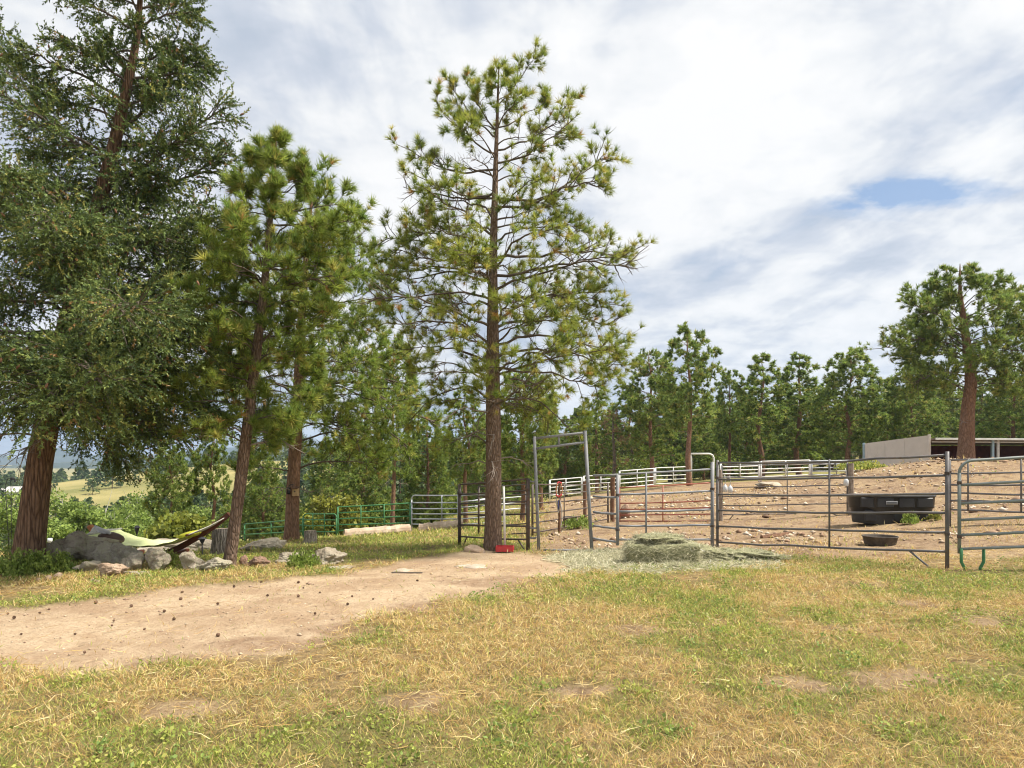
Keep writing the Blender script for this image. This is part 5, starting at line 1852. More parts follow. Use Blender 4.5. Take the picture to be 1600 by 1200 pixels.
# red tray by the trunk
tb = on(789, 0, 12.75)
tray = thing('feed_tray', 'low red plastic tray at the foot of the middle pine', 'tray', tb, -0.05)
m_red = plain('red_plastic', (0.50, 0.045, 0.05), (0.38, 0.04, 0.04), 0.45, 8, 0.05)
for (c_, s_, nm_) in [((0, 0, 0.012), (0.31, 0.22, 0.02), 'base'), ((0, -0.115, 0.05), (0.33, 0.02, 0.095), 'side'), ((0, 0.115, 0.05), (0.33, 0.02, 0.095), 'side'), ((-0.16, 0, 0.051), (0.02, 0.206, 0.09), 'side'), ((0.16, 0, 0.051), (0.02, 0.206, 0.09), 'side')]:
    m_ = MB()
    box(m_, c_, s_, bev=0.004)
    obj(nm_, m_.me(nm_), m_red, tray)
# white pole leaning on the trunk
pb = on(789, 0, 12.88)
pt_ = P3(787, 760, 12.92) - pb
m_ = MB()
pipe(m_, [np.zeros(3), pt_ / 2, pt_], 0.021, 12)
obj('white_pole', m_.me('white_pole', True), plain('white_plastic', (0.75, 0.74, 0.70), (0.66, 0.65, 0.61), 0.4, 5, 0), loc=pb, label='white plastic pole standing against the right of the middle trunk', category='pole')

# halter and rope on the thin post
hb_ = P3(873.5, 757, 17.5)
hal = thing('halter', 'red and orange halter with a white rope hanging on the thin post', 'halter', hb_)
cl_ = {'orange': plain('orange_webbing', (0.52, 0.24, 0.12), None, 0.7), 'red': plain('red_webbing', (0.50, 0.05, 0.06), None, 0.7), 'rope': plain('white_rope', (0.55, 0.52, 0.47), None, 0.8), 'blue': plain('blue_webbing', (0.06, 0.07, 0.2), None, 0.7)}
for nm_, key_, pts_, r_ in [('strap', 'orange', [(-.04, -.05, .02), (-.09, -.07, -.12), (-.06, -.07, -.28), (-.01, -.06, -.33)], .014), ('strap', 'orange', [(.05, -.05, .02), (.08, -.07, -.12), (.06, -.07, -.27), (0, -.06, -.33)], .014),
                            ('nose_band', 'red', [(-.09, -.08, -.26), (-.02, -.1, -.31), (.07, -.08, -.25)], .018), ('crown_strap', 'red', [(-.05, -.03, .03), (0, 0, .06), (.06, -.03, .03)], .024),
                            ('lead_rope', 'rope', [(.0, -.06, -.33), (.06, -.08, -.6), (.07, -.07, -.9), (.03, -.06, -1.1)], .013), ('tie', 'blue', [(-.02, -.06, -.4), (-.03, -.08, -.52), (-.01, -.06, -.62)], .018), ('lead_rope', 'rope', [(-.05, -.06, -.1), (-.08, -.08, -.4), (-.02, -.07, -.75), (.03, -.07, -.5)], .011)]:
    m_ = MB()
    p_ = np.array(pts_, float)
    tt_ = np.linspace(0, 1, len(p_))
    t2_ = np.linspace(0, 1, 14)
    pipe(m_, np.stack([np.interp(t2_, tt_, p_[:, k]) for k in range(3)], -1), r_, 7)
    obj(nm_, m_.me(nm_, True), cl_[key_], hal)
# white bottles and rags tied to posts
M['white_pl'] = plain('milky_plastic', (0.68, 0.70, 0.70), (0.55, 0.58, 0.6), 0.4, 8, 0.0)


def bottle(label, px, py, Y, h, group):
    b = P3(px, py, Y)
    root = thing('bottle', label, 'bottle', b, group=group)
    n = 16
    a = np.arange(n) / n * 2 * np.pi
    m = MB()
    V, F = lathe_loop([(0.055, 0), (0.0, 0.01), (0.0, h * .62), (0.02, h * .75), (0.045, h * .86), (0.045, h)], np.stack([np.cos(a) * .065, np.sin(a) * .065], -1), n)
    m.add(V, F)
    obj('body', m.me('body', True), M['white_pl'], root)
    m = MB()
    pipe(m, [(0, 0, h), (0.01, 0.02, h + .1), (0, .05, h + .25)], 0.008, 6)
    obj('string', m.me('string', True), cl_['rope'], root)


bottle('white bottle tied to the stout grey wooden post', 1322, 760, 18.9, 0.26, 'bottles tied to posts')
bottle('left one of the two white bottles behind the panel joint', 1133, 769, 19.4, 0.24, 'bottles tied to posts')
bottle('right one of the two white bottles behind the panel joint', 1141, 770, 19.5, 0.24, 'bottles tied to posts')


# logs, stumps and planks on the ground
def log(label, a, b, r, mat_, name='log', group=None, n=12, seed=0, cat='log'):
    rr = np.random.default_rng(seed)
    a, b = np.asarray(a, float), np.asarray(b, float)
    c = (a + b) / 2
    k = 14
    t = np.linspace(0, 1, k)[:, None]
    m = MB()
    pipe(m, (a * (1 - t) + b * t) - c + rr.normal(0, r * 0.05, (k, 3)), r * rr.uniform(0.93, 1.06, k), n)
    o = obj(name, m.me(name, False), M[mat_], loc=c, label=label, category=cat)
    if group:
        o['group'] = group
    return o


for lab_, p0, p1, r_ in [('long pale log lying in front of the green gate', (538, 836, 22.6), (640, 832, 23.6), 0.2), ('pale log lying in front of the silver gate', (655, 827, 24.0), (722, 824, 24.3), 0.2)]:
    q0, q1 = P3(*p0), P3(*p1)
    q0[2], q1[2] = gz(*q0[:2]) + r_ * 0.75, gz(*q1[:2]) + r_ * 0.75
    log(lab_, q0, q1, r_, 'wood_pale', group='pale logs by the gates', seed=int(p0[0]))


def stump(label, px0, px1, py_top, Y, mat_, seed):
    px = (px0 + px1) / 2
    b = on(px, 0, Y)
    r = (px1 - px0) / 2 / F_PX * Y
    h = P3(px, py_top, Y)[2] - b[2]
    V, Fq, _ = trunk_mesh('x', [(0, 0, -0.08), (0.01, 0, h * 0.5), (0, 0.01, h)], [r, r * 0.97, r * 0.95], 24, 0.18, 0.16, seed)
    root = thing('tree_stump', label, 'stump', b)
    obj('bark', MB().add(V, Fq).me('bark', False), M[mat_], root)
    top = V[-24:]
    c = top.mean(0)
    m = MB().add(np.concatenate([top, [c + [0, 0, 0.01]]]), np.stack([np.arange(24), (np.arange(24) + 1) % 24, np.full(24, 24)], -1))
    obj('cut_face', m.me('cut_face'), M['wood_pale'], root)


stump('weathered grey stump behind the leaning trunk', 331, 360, 826, 13.2, 'bark_grey', 3)
stump('round cut stump beside the birdhouse trunk', 475, 494, 829, 16.8, 'bark_grey', 5)
q0, q1 = gp(1190, 842), gp(1232, 837)
log('dark half buried plank inside the corral behind the grey panel', q0 + [0, 0, .02], q1 + [0, 0, .03], 0.055, 'wood_brown', 'plank', n=6, seed=4, cat='plank')
q0, q1 = gp(612, 896), gp(660, 897)
log('thin fallen stick on the path left of the middle pine', q0 + [0, 0, .012], q1 + [0, 0, .015], 0.012, 'twig', 'stick', n=6, seed=6, cat='stick')

# birdhouse and dark feeder on the reddish trunk
bb_ = P3(462, 769, 17.71)
bh = thing('birdhouse', 'small pale wooden birdhouse on the reddish trunk', 'birdhouse', bb_, -0.1)
m_pw = plain('raw_pine_board', (0.62, 0.43, 0.25), (0.5, 0.33, 0.18), 0.7, 8, 0.1)
m_ = MB()
box(m_, (0, 0, 0), (0.13, 0.12, 0.20), bev=0.005)
obj('box', m_.me('box'), m_pw, bh)
m_ = MB()
box(m_, (0, -0.02, 0.115), (0.17, 0.19, 0.02), np.array(Matrix.Rotation(0.25, 3, 'X')), bev=0.004)
obj('roof', m_.me('roof'), M['wood_brown'], bh)
m_ = MB()
pipe(m_, [(0, -0.058, 0.02), (0, -0.0625, 0.02)], 0.02, 14)
obj('entrance_hole', m_.me('entrance_hole'), m_tyre, bh)
fb_ = P3(450.5, 767, 17.8)
fd = thing('bird_feeder', 'small black feeder hanging at the left of the reddish trunk', 'bird feeder', fb_)
m_ = MB()
pipe(m_, [(0, 0, -.08), (0, 0, .05)], 0.042, 14)
obj('body', m_.me('body', True), m_tyre, fd)
m_ = MB()
pipe(m_, [(0, 0, .05), (0, 0, .10)], [0.06, 0.012], 14)
obj('lid', m_.me('lid', True), m_tyre, fd)
m_ = MB()
pipe(m_, [(0, 0, .12), (0.06, 0.02, .17), (0.13, 0.05, .16)], 0.008, 6)
obj('bracket', m_.me('bracket', True), m_tyre, fd)

# crook pole with a feeder at the left edge
cb_ = on(16, 0, 15.0)
cr_ = thing('feeder_pole', 'thin double crook pole with a black feeder at the left edge', 'bird feeder', cb_)
for nm_, pts_, r_ in [('pole', [P3(17.5, 860, 15), P3(17.5, 780, 15), P3(17, 752, 15), P3(18, 747, 15), P3(21, 746, 15)], .007), ('pole', [P3(15, 860, 15), P3(9, 770, 15), P3(9, 756, 15), P3(12, 748, 15), P3(17, 747, 15)], .007)]:
    m_ = MB()
    pts_ = np.array(pts_)
    pts_[0][2] = gz(pts_[0][0], 15.0) - .05
    pipe(m_, pts_ - cb_, r_, 6)
    obj(nm_, m_.me(nm_, True), m_tyre, cr_)
m_ = MB()
pf_ = P3(19.5, 748, 15) - cb_
box(m_, pf_, (0.07, 0.07, 0.06), bev=0.01)
obj('feeder', m_.me('feeder'), m_tyre, cr_)
m_ = MB()
pf2_ = P3(23.5, 751.5, 15) - cb_
pipe(m_, [pf2_ + [0, 0, .05], pf2_ - [0, 0, .03]], 0.018, 8)
obj('hanging_jar', m_.me('hanging_jar'), m_tyre, cr_)


# garden lights behind the hammock
def garden_light(label, px, py_top, Y, h_head):
    b = on(px, 0, Y)
    t = P3(px, py_top, Y) - b
    root = thing('garden_light', label, 'garden light', b, group='small lights behind the boulders')
    m = MB()
    pipe(m, [(0, 0, -.05), t * 0.5, t - np.array([0, 0, h_head])], 0.012, 8)
    obj('stake', m.me('stake', True), m_tyre, root)
    m = MB()
    pipe(m, [t - np.array([0, 0, h_head]), t - np.array([0, 0, h_head * .3]), t - np.array([0, 0, h_head * .28]), t], [0.02, 0.055, 0.075, 0.03], 14)
    obj('lamp_head', m.me('lamp_head', False), m_tyre, root)


garden_light('small dark garden light beside the curved hammock beam', 316, 839, 11.9, 0.11)
garden_light('small dark garden light seen above the lime hammock cloth', 214, 821, 16.0, 0.2)
wb_ = on(78, 0, 15.5)
wt_ = P3(78, 841, 15.5)[2] - wb_[2]
m_ = MB()
pipe(m_, [(0, 0, -.05), (0, 0, wt_ - .1), (0, 0, wt_ - .08), (0, 0, wt_)], [0.02, 0.02, 0.055, 0.05], 10)
obj('white_marker', m_.me('white_marker', True), M['white_pl'], loc=wb_, label='short white marker stake behind the big dark boulder', category='marker')


# ------------------------------------------------------------------ hammock
def build_hammock():
    Y = 12.3
    org = on(245, 0, Y)
    m_wood = plain('red_brown_beam', (0.15, 0.05, 0.03), (0.10, 0.035, 0.022), 0.5, 6, 0.1)
    m_or = plain('orange_end_grain', (0.55, 0.22, 0.09), (0.45, 0.17, 0.07), 0.6, 6, 0.1)
    m_lime = plain('lime_cloth', (0.80, 0.86, 0.46), (0.76, 0.83, 0.40), 0.8, 4, 0.05)
    m_rope = plain('pale_cord', (0.62, 0.60, 0.52), None, 0.8, 9, 0.0)
    m_yel = plain('yellow_green_pillow', (0.56, 0.55, 0.05), (0.47, 0.48, 0.04), 0.8, 6, 0.1)
    m_br = plain('brown_pillow', (0.10, 0.062, 0.048), (0.06, 0.038, 0.03), 0.8, 6, 0.1)
    root = thing('hammock', 'lime green hammock hung on a curved red brown wooden stand', 'hammock', org)
    # curved beam: left tip, under the cloth, right tip
    pts = np.array([P3(143, 826, Y), P3(160, 848, Y), P3(185, 864, Y), P3(215, 871, Y), P3(245, 870, Y), P3(275, 859, Y), P3(305, 842, Y), P3(335, 823, Y), P3(358, 803, Y)])
    t = np.linspace(0, 1, len(pts))
    tt = np.linspace(0, 1, 40)
    c = np.stack([np.interp(tt, t, pts[:, k]) for k in range(3)], -1)
    for _ in range(6):
        c[1:-1] = .25 * c[:-2] + .5 * c[1:-1] + .25 * c[2:]
    T = nrm(np.gradient(c, axis=0))
    Nn = np.stack([-T[:, 2], np.zeros(40), T[:, 0]], -1)
    w, h = 0.045, np.interp(tt, [0, .5, 1], [.04, .055, .038])
    ring = np.stack([c + Nn * h[:, None] + [0, -w, 0], c + Nn * h[:, None] + [0, w, 0], c - Nn * h[:, None] + [0, w, 0], c - Nn * h[:, None] + [0, -w, 0]], 1)
    V = ring.reshape(-1, 3) - org
    F = [[k * 4 + i, k * 4 + (i + 1) % 4, k * 4 + 4 + (i + 1) % 4, k * 4 + 4 + i] for k in range(39) for i in range(4)] + [[0, 1, 2, 3], [159, 158, 157, 156]]
    obj('curved_beam', MB().add(V, np.array(F)).me('curved_beam'), m_wood, root)
    m = MB()
    beam(m, P3(140, 821, Y) - org, P3(148.5, 833, Y) - org, 0.11, 0.075, bev=0.012)
    obj('beam_tip', m.me('beam_tip'), m_or, root)
    for px in (195, 268):
        p = P3(px, 0, Y)
        q = np.array([p[0], Y, gz(p[0], Y) + 0.04])
        m = MB()
        beam(m, q + [0, -.6, 0] - org, q + [0, .6, 0] - org, 0.08, 0.08, bev=0.01)
        obj('stand_foot', m.me('stand_foot'), m_wood, root)
    # cloth: sagging sheet between two spreader bars
    nu, nv = 36, 14
    u = np.linspace(0, 1, nu)[:, None]
    v = np.linspace(-1, 1, nv)[None]
    L0, R0 = P3(162, 831, Y), P3(314, 831, Y)
    x = L0[0] + (R0[0] - L0[0]) * u + 0 * v
    yy = Y + v * 0.50 * (1 - 0.12 * np.sin(np.pi * u)) + 0 * u
    zl = L0[2] + (R0[2] - L0[2]) * u
    z = zl - 0.20 * (1 - (2 * u - 1) ** 2) ** 0.9 - 0.05 * (1 - v ** 2) * np.sin(np.pi * u)
    z = z + 0.006 * np.sin(u * 40 + v * 3)
    V = np.stack([x, yy + 0 * x, z], -1).reshape(-1, 3) - org
    a = (np.arange(nu - 1)[:, None] * nv + np.arange(nv - 1)[None]).ravel()
    F = np.stack([a, a + nv, a + nv + 1, a + 1], -1)
    top = MB()
    top.add(V, F)
    top.add(V - [0, 0, 0.012], F[:, ::-1])
    obj('cloth', top.me('cloth', True), m_lime, root)
    for P_, tip, nm in ((L0, P3(146, 824, Y), 'a'), (R0, P3(355, 807, Y), 'b')):
        m = MB()
        pipe(m, [P_ + [0, -.56, .0] - org, P_ - org, P_ + [0, .56, 0] - org], 0.018, 10)
        obj('spreader_bar', m.me('spreader_bar', True), m_wood if nm == 'b' else m_rope, root)
        m = MB()
        for k in np.linspace(-0.5, 0.5, 15):
            pipe(m, [P_ + [0, k, 0] - org, P_ * .5 + tip * .5 + [0, k * .45, -.02] - org, tip - org], 0.011, 5)
        obj('cord_fan', m.me('cord_fan'), m_rope, root)

    def cushion(name, label, c, size, rot, mt, cat):
        V, F = ICO3
        k = (np.abs(V) ** 3.2).sum(1) ** (-1 / 3.2)
        W = V * k[:, None] * np.array(size) / 2
        W[:, 2] *= 1 - 0.5 * np.clip(np.abs(W[:, 0]) / size[0] * 2, 0, 1) ** 3
        Rm = np.array(Matrix.Rotation(rot, 3, 'Y'))
        obj(name, mesh(name, W @ Rm.T, F, None, True), mt, loc=c, label=label, category=cat)

    cushion('pillow', 'dark brown pillow at the head of the hammock', P3(174, 841, Y - .35), (0.36, 0.42, 0.17), 0.35, m_br, 'pillow')
    cushion('pillow', 'yellow green pillow at the right end of the hammock', P3(298, 835, Y - .15), (0.30, 0.6, 0.11), -0.25, m_yel, 'pillow')
    m = MB()
    for q, (a_, b_) in enumerate((((148, 822), (172, 833)), ((150, 825), (166, 835)))):
        pipe(m, [P3(*a_, Y - .4) - org, P3((a_[0] + b_[0]) / 2, (a_[1] + b_[1]) / 2 + 1, Y - .42) - org, P3(*b_, Y - .45) - org], [0.02, 0.035, 0.03], 8)
    obj('white_wrap', m.me('white_wrap', True), plain('white_cloth', (0.66, 0.66, 0.66), None, 0.8, 6, 0.1), root)


build_hammock()


# far white house and red roof corner at the left edge
def house(label, px, py, Y, w, h, wall, roof):
    p = P3(px, py, Y)
    root = thing('house', label, 'house', (p[0], p[1], min(p[2], gz(p[0], p[1]))), 0.3)
    dz = p[2] - root.location[2]
    m = MB()
    box(m, (0, 0, dz + h / 2 - 1), (w, w * .6, h + 2), bev=0)
    obj('wall', m.me('wall'), wall, root)
    V = np.array([[-w * .55, -w * .36, h], [w * .55, -w * .36, h], [w * .55, w * .36, h], [-w * .55, w * .36, h], [-w * .55, 0, h + w * .2], [w * .55, 0, h + w * .2]]) + [0, 0, dz]
    m = MB().add(V, [np.array([[0, 1, 5, 4], [2, 3, 4, 5], [3, 2, 1, 0]]), np.array([[0, 4, 3], [1, 2, 5]])])
    obj('roof', m.me('roof'), roof, root)
    for k in (-.3, 0.05, .33):
        m = MB()
        box(m, (w * k, -w * .305, dz + h * .5), (w * .12, 0.06, h * .35), bev=0)
        obj('window', m.me('window'), m_tyre, root)


house('tiny white house far off beside the fir trunk', 25, 783, 190, 7.5, 2.6, plain('white_house_wall', (0.72, 0.72, 0.70), None, 0.7, 1, 0), plain('pale_house_roof', (0.52, 0.50, 0.48), None, 0.7, 1, 0))


# ------------------------------------------------------------------ grass, weeds, stones, cones
DRY = np.array([(0.63, 0.455, 0.18), (0.71, 0.55, 0.25), (0.50, 0.33, 0.12), (0.77, 0.65, 0.36), (0.42, 0.26, 0.10)])
FRESH = np.array([(0.32, 0.37, 0.08), (0.41, 0.44, 0.105), (0.22, 0.28, 0.06), (0.52, 0.49, 0.14), (0.24, 0.33, 0.09)])


def blades(x, y, hgt, wid, col, r, lie=0.45, z=None):
    """Bent grass blades, one folded quad each."""
    n = len(x)
    z = ground_h(x, y) - 0.006 if z is None else z
    az = r.random(n) * 2 * np.pi
    ln = lie * r.uniform(0.25, 1.7, n)
    d = nrm(np.stack([np.cos(az) * ln, np.sin(az) * ln, np.ones(n)], -1))
    d2 = nrm(d + np.stack([np.cos(az), np.sin(az), np.zeros(n)], -1) * r.uniform(0.1, 1.3, (n, 1)) + r.normal(0, 0.15, (n, 3)))
    s = np.stack([-np.sin(az), np.cos(az), np.zeros(n)], -1)
    s = nrm(s + r.normal(0, 0.6, (n, 3))) * (wid / 2)[:, None]
    b = np.stack([x, y, z], -1)
    m = b + d * (hgt * 0.55)[:, None]
    t = m + d2 * (hgt * 0.55)[:, None]
    V = np.stack([b, m * 0.8 + b * 0.2 + s, t, m * 0.8 + b * 0.2 - s], 1).reshape(-1, 3)
    F4 = np.arange(n * 4).reshape(-1, 4)
    return V, F4, np.clip(col, 0.01, 0.9).repeat(4, 0)


def scatter(n, x0, x1, y0, y1, r, power=1.0):
    return r.uniform(x0, x1, n), y0 + (y1 - y0) * r.random(n) ** power


def in_view(x, y, margin=0.9):
    return (np.abs(x) < 0.78 * y + margin)


def build_grass():
    r = np.random.default_rng(123)
    mb = MB()
    ntot = 0
    for (y0, y1, dens, hh, ww) in [(2.9, 4.6, 5200, 0.055, 0.0042), (4.6, 6.2, 4000, 0.058, 0.0053), (6.2, 8.2, 2500, 0.062, 0.0073), (8.2, 10.6, 1500, 0.068, 0.0096), (10.6, 14.0, 560, 0.075, 0.013), (14.0, 20.0, 300, 0.10, 0.018), (20.0, 36.0, 90, 0.17, 0.03)]:
        hw = 0.78 * y1 + 0.9
        n = int(dens * 2 * hw * (y1 - y0))
        x, y = scatter(n, -hw, hw, y0, y1, r)
        path, cor, hay = masks(x, y)
        g = green_amount(x, y)
        patch = NA(x + 9, y + 4, 1.1, 4)
        bare_spots = sstep(0.60, 0.68, NC(x + 3, y + 8, 0.75, 4)) * 0.9
        keep = (1 - 0.985 * path) * (1 - (0.93 - 0.40 * sstep(14.2, 12.6, y) * (y > 9.5)) * cor) * (1 - 0.8 * hay) * (0.35 + 0.9 * patch) * (1 - bare_spots)
        k = in_view(x, y) & (r.random(n) < keep)
        x, y, g = x[k], y[k], g[k]
        n = len(x)
        fresh = r.random(n) < (0.24 + 0.60 * g) * (1 - 0.8 * masks(x, y)[1])
        cd = DRY[r.choice(5, n, p=[.3, .28, .2, .12, .1])]
        cf = FRESH[r.choice(5, n, p=[.3, .28, .2, .12, .1])]
        col = np.where(fresh[:, None], cf, cd) * (1 + r.normal(0, 0.15, (n, 1)))
        tuft = 0.65 + 0.9 * NB(x, y, 2.4, 3)
        h = 0.88 * hh * r.uniform(0.4, 1.5, n) * tuft * np.where(fresh, 0.9, 1.05)
        V, F, C = blades(x, y, h, 1.0 * ww * r.uniform(0.7, 1.3, n) * np.where(fresh, 1.15, 0.9), col, r, 0.75)
        mb.add(V, F, C)
        ntot += n
    obj('grass', mb.me('grass'), M['blade'], kind='stuff', label='dry and green grass covering the foreground', category='grass')
    # dead straw lying flat between the blades
    n = 60000
    x, y = scatter(n, -9, 9, 2.9, 11.0, r, 1.0)
    path, cor, hay = masks(x, y)
    k = in_view(x, y) & (r.random(n) < (1 - 0.95 * path) * (1.05 - 0.75 * green_amount(x, y)))
    x, y = x[k], y[k]
    n = len(x)
    V, F = strands(n, np.stack([x, y, ground_h(x, y) + 0.006 + 0.02 * r.random(n)], -1), np.full(n, 0.12), np.full(n, 0.0036), r, 0.14, 0.08)
    obj('straw', mesh('straw', V, F, (DRY[r.integers(0, 5, n)] * (1 + r.normal(0, 0.15, (n, 1)))).clip(0.02, 0.9).repeat(8, 0)), M['blade'], kind='stuff', label='dead straw lying flat among the grass', category='straw')
    # low leafy weeds in patches
    n = 7600
    x, y = scatter(n, -9, 10, 3.0, 12.5, r)
    path, cor, hay = masks(x, y)
    edge = np.exp(-((path - 0.35) / 0.25) ** 2) * 0.5
    k = in_view(x, y) & (r.random(n) < (sstep(0.35, 0.85, green_amount(x, y)) * (1 - path) * (1 - cor) * 0.85 + edge * 0.5 * (NB(x, y, 1.2, 2) > 0.55)))
    x, y = x[k], y[k]
    m = len(x)
    per = 16
    X = np.repeat(x, per) + r.normal(0, 0.035, m * per)
    Yy = np.repeat(y, per) + r.normal(0, 0.035, m * per)
    Z = ground_h(X, Yy) + r.uniform(0.0, 0.06, m * per)
    N_ = m * per
    a = nrm(r.normal(0, 1, (N_, 3)) + [0, 0, 0.7])
    b = nrm(np.cross(a, r.normal(0, 1, (N_, 3)) + [0, 0, 1.5]))
    s = r.uniform(0.014, 0.032, (N_, 1))
    p = np.stack([X, Yy, Z], -1)
    V = np.stack([p, p + a * s * .5 + b * s * .38, p + a * s, p + a * s * .5 - b * s * .38], 1).reshape(-1, 3)
    col = FRESH[r.choice(5, m, p=[.25, .25, .2, .1, .2])].repeat(per, 0) * (1 + r.normal(0, 0.15, (N_, 1)))
    obj('weeds', mesh('weeds', V, np.arange(N_ * 4).reshape(-1, 4), col.clip(.01, .9).repeat(4, 0)), M['leaf'], kind='stuff', label='low leafy weeds in green patches of the turf', category='weeds')
    # pebbles on the path and stones over the corral slope
    V0, F0 = ICO2
    V0 = V0 * (1 + 0.18 * np.sin(V0 @ np.array([[5.0, 2, 1], [1, 6, 2], [3, 1, 4]])).sum(1, keepdims=True) / 2)
    oct_V = np.array([[1, 0, 0], [-1, 0, 0], [0, 1, 0], [0, -1, 0], [0, 0, 1], [0, 0, -1.0]])
    oct_F = np.array([[0, 2, 4], [2, 1, 4], [1, 3, 4], [3, 0, 4], [2, 0, 5], [1, 2, 5], [3, 1, 5], [0, 3, 5]])

    def stones(name, label, n, box_, size, cols, pick, bury=0.35):
        x, y = r.uniform(box_[0], box_[1], n), r.uniform(box_[2], box_[3], n)
        k = pick(x, y)
        x, y = x[k], y[k]
        m = len(x)
        sc = size * r.lognormal(0, 0.5, m)[:, None, None] * np.stack([r.uniform(.7, 1.3, m), r.uniform(.7, 1.3, m), r.uniform(.4, .8, m)], -1)[:, None]
        W = oct_V[None] * sc * r.uniform(0.75, 1.2, (m, 6, 1))
        a = r.random(m) * 6.28
        R = np.stack([np.stack([np.cos(a), -np.sin(a), 0 * a], -1), np.stack([np.sin(a), np.cos(a), 0 * a], -1), np.stack([0 * a, 0 * a, 1 + 0 * a], -1)], 1)
        W = np.einsum('nij,nvj->nvi', R, W)
        W += np.stack([x, y, ground_h(x, y) - 0.03 * masks(x, y)[0] + sc[:, 0, 2] * bury], -1)[:, None]
        F = (np.arange(m)[:, None, None] * 6 + oct_F[None]).reshape(-1, 3)
        c = np.asarray(cols)[r.integers(0, len(cols), m)] * (1 + r.normal(0, .15, (m, 1)))
        obj(name, mesh(name, W.reshape(-1, 3), F, c.clip(.02, .9).repeat(6, 0), True), M['pebble'], kind='stuff', label=label, category='stones')

    stones('pebbles', 'small pebbles and crumbs of soil on the sandy path', 9000, (-10, 2, 4.6, 13), 0.0065, [(.48, .36, .25), (.56, .45, .33), (.33, .23, .16), (.42, .31, .22)],
           lambda x, y: (masks(x, y)[0] > 0.4) & in_view(x, y))
    stones('corral_stones', 'pale stones and clods strewn over the corral dirt', 8500, (0.5, 26, 12, 33), 0.036, [(.52, .42, .31), (.60, .52, .42), (.22, .14, .09), (.30, .2, .13), (.44, .33, .23)],
           lambda x, y: (masks(x, y)[1] > 0.6) & in_view(x, y) & (r.random(len(x)) < sstep(0.42, 0.62, NA(x, y, 0.35, 3))))


mp_, tp_, bp_ = mat('pebble_stone')
tp_.links.new(vcol(tp_), bp_.inputs['Base Color'])
bp_.inputs['Roughness'].default_value = 0.95
M['pebble'] = mp_
build_grass()


# fallen pine cones on the path
def cone_proto():
    m = MB()
    a = []
    for k in range(5):
        zz = np.linspace(-0.035, 0.035, 6)[k:k + 2]
        rr = np.array([0.012, 0.024, 0.028, 0.025, 0.017, 0.004])[k:k + 2]
        V, F = tubes(np.array([[[0, 0, zz[0]], [0, 0, zz[1]]]]), np.array([[rr[0] * 1.15, rr[1] * 0.8]]), 8)
        m.add(V, F)
    return m.me('pine_cone')


cone_me = cone_proto()
m_cone = plain('old_cone', (0.19, 0.115, 0.075), (0.10, 0.06, 0.04), 0.9, 60, 0.3)
rc = np.random.default_rng(9)
for (px_, py_) in [(408, 909), (466, 909), (474, 917), (466, 930), (285, 924), (282, 935), (340, 943), (257, 953), (175, 976), (178, 968), (117, 991), (226, 981), (77, 951), (62, 956), (12, 958), (22, 963), (33, 989), (341, 990), (543, 942), (272, 966),
                   (492, 958), (652, 906), (550, 930), (583, 935), (500, 925), (132, 1018), (418, 929), (366, 915), (205, 945), (150, 940)]:
    p_ = gp(px_, py_)
    o_ = obj('pine_cone', cone_me, m_cone, loc=(p_[0], p_[1], p_[2] - 0.012), label='small brown pine cone fallen on the sandy path', category='pine cone', group='pine cones fallen on the path')
    o_.rotation_euler = (math.pi / 2 + rc.normal(0, .2), rc.normal(0, .3), rc.uniform(0, 6.28))
    o_.scale = (rc.uniform(.32, .62),) * 3

# shrubs and weeds one can tell apart
SHR = [(0.26, 0.34, 0.07), (0.34, 0.42, 0.10), (0.18, 0.26, 0.05)]
for i_, (px_, py_, Y_, H_, rad_, n_, lf_, lab_, cl_2) in enumerate([
        (74, 905, 9.7, 0.30, 0.42, 3600, 0.05, 'spreading green shrub in front of the dark boulders', SHR), (34, 910, 9.6, 0.36, 0.44, 3800, 0.05, 'spreading green shrub at the foot of the fir trunk', SHR),
        (473, 884, 10.25, 0.28, 0.26, 1500, 0.045, 'small green shrub growing on the pale outcrop', SHR), (262, 889, 10.35, 0.28, 0.22, 1100, 0.045, 'dull green tuft between the two grey boulders', FRESH[:3]),
        (1424, 815, 14.6, 0.28, 0.22, 700, 0.06, 'bright green weed against the front of the black tank', SHR), (1462, 813, 14.7, 0.20, 0.18, 420, 0.06, 'yellowish weed at the right end of the black tank', [(0.3, 0.3, 0.07), (0.24, 0.26, 0.06)]),
        (1345, 727, 27.0, 0.35, 1.1, 1500, 0.12, 'grassy green weeds at the left foot of the grey shed wall', FRESH[:4]), (905, 815, 18.6, 0.32, 0.5, 1000, 0.08, 'patch of green weeds under the dark panel behind the arch', SHR)]):
    p_ = on(px_, 0, Y_)
    leafy('shrub', lab_, p_, H_, rad_, n_, lf_, cl_2, [1.0 / len(cl_2)] * len(cl_2), 200 + i_, 6, 28, 0.02, 'small shrubs and weeds', 'shrub', 'twig', upright=True, taper=0.25)


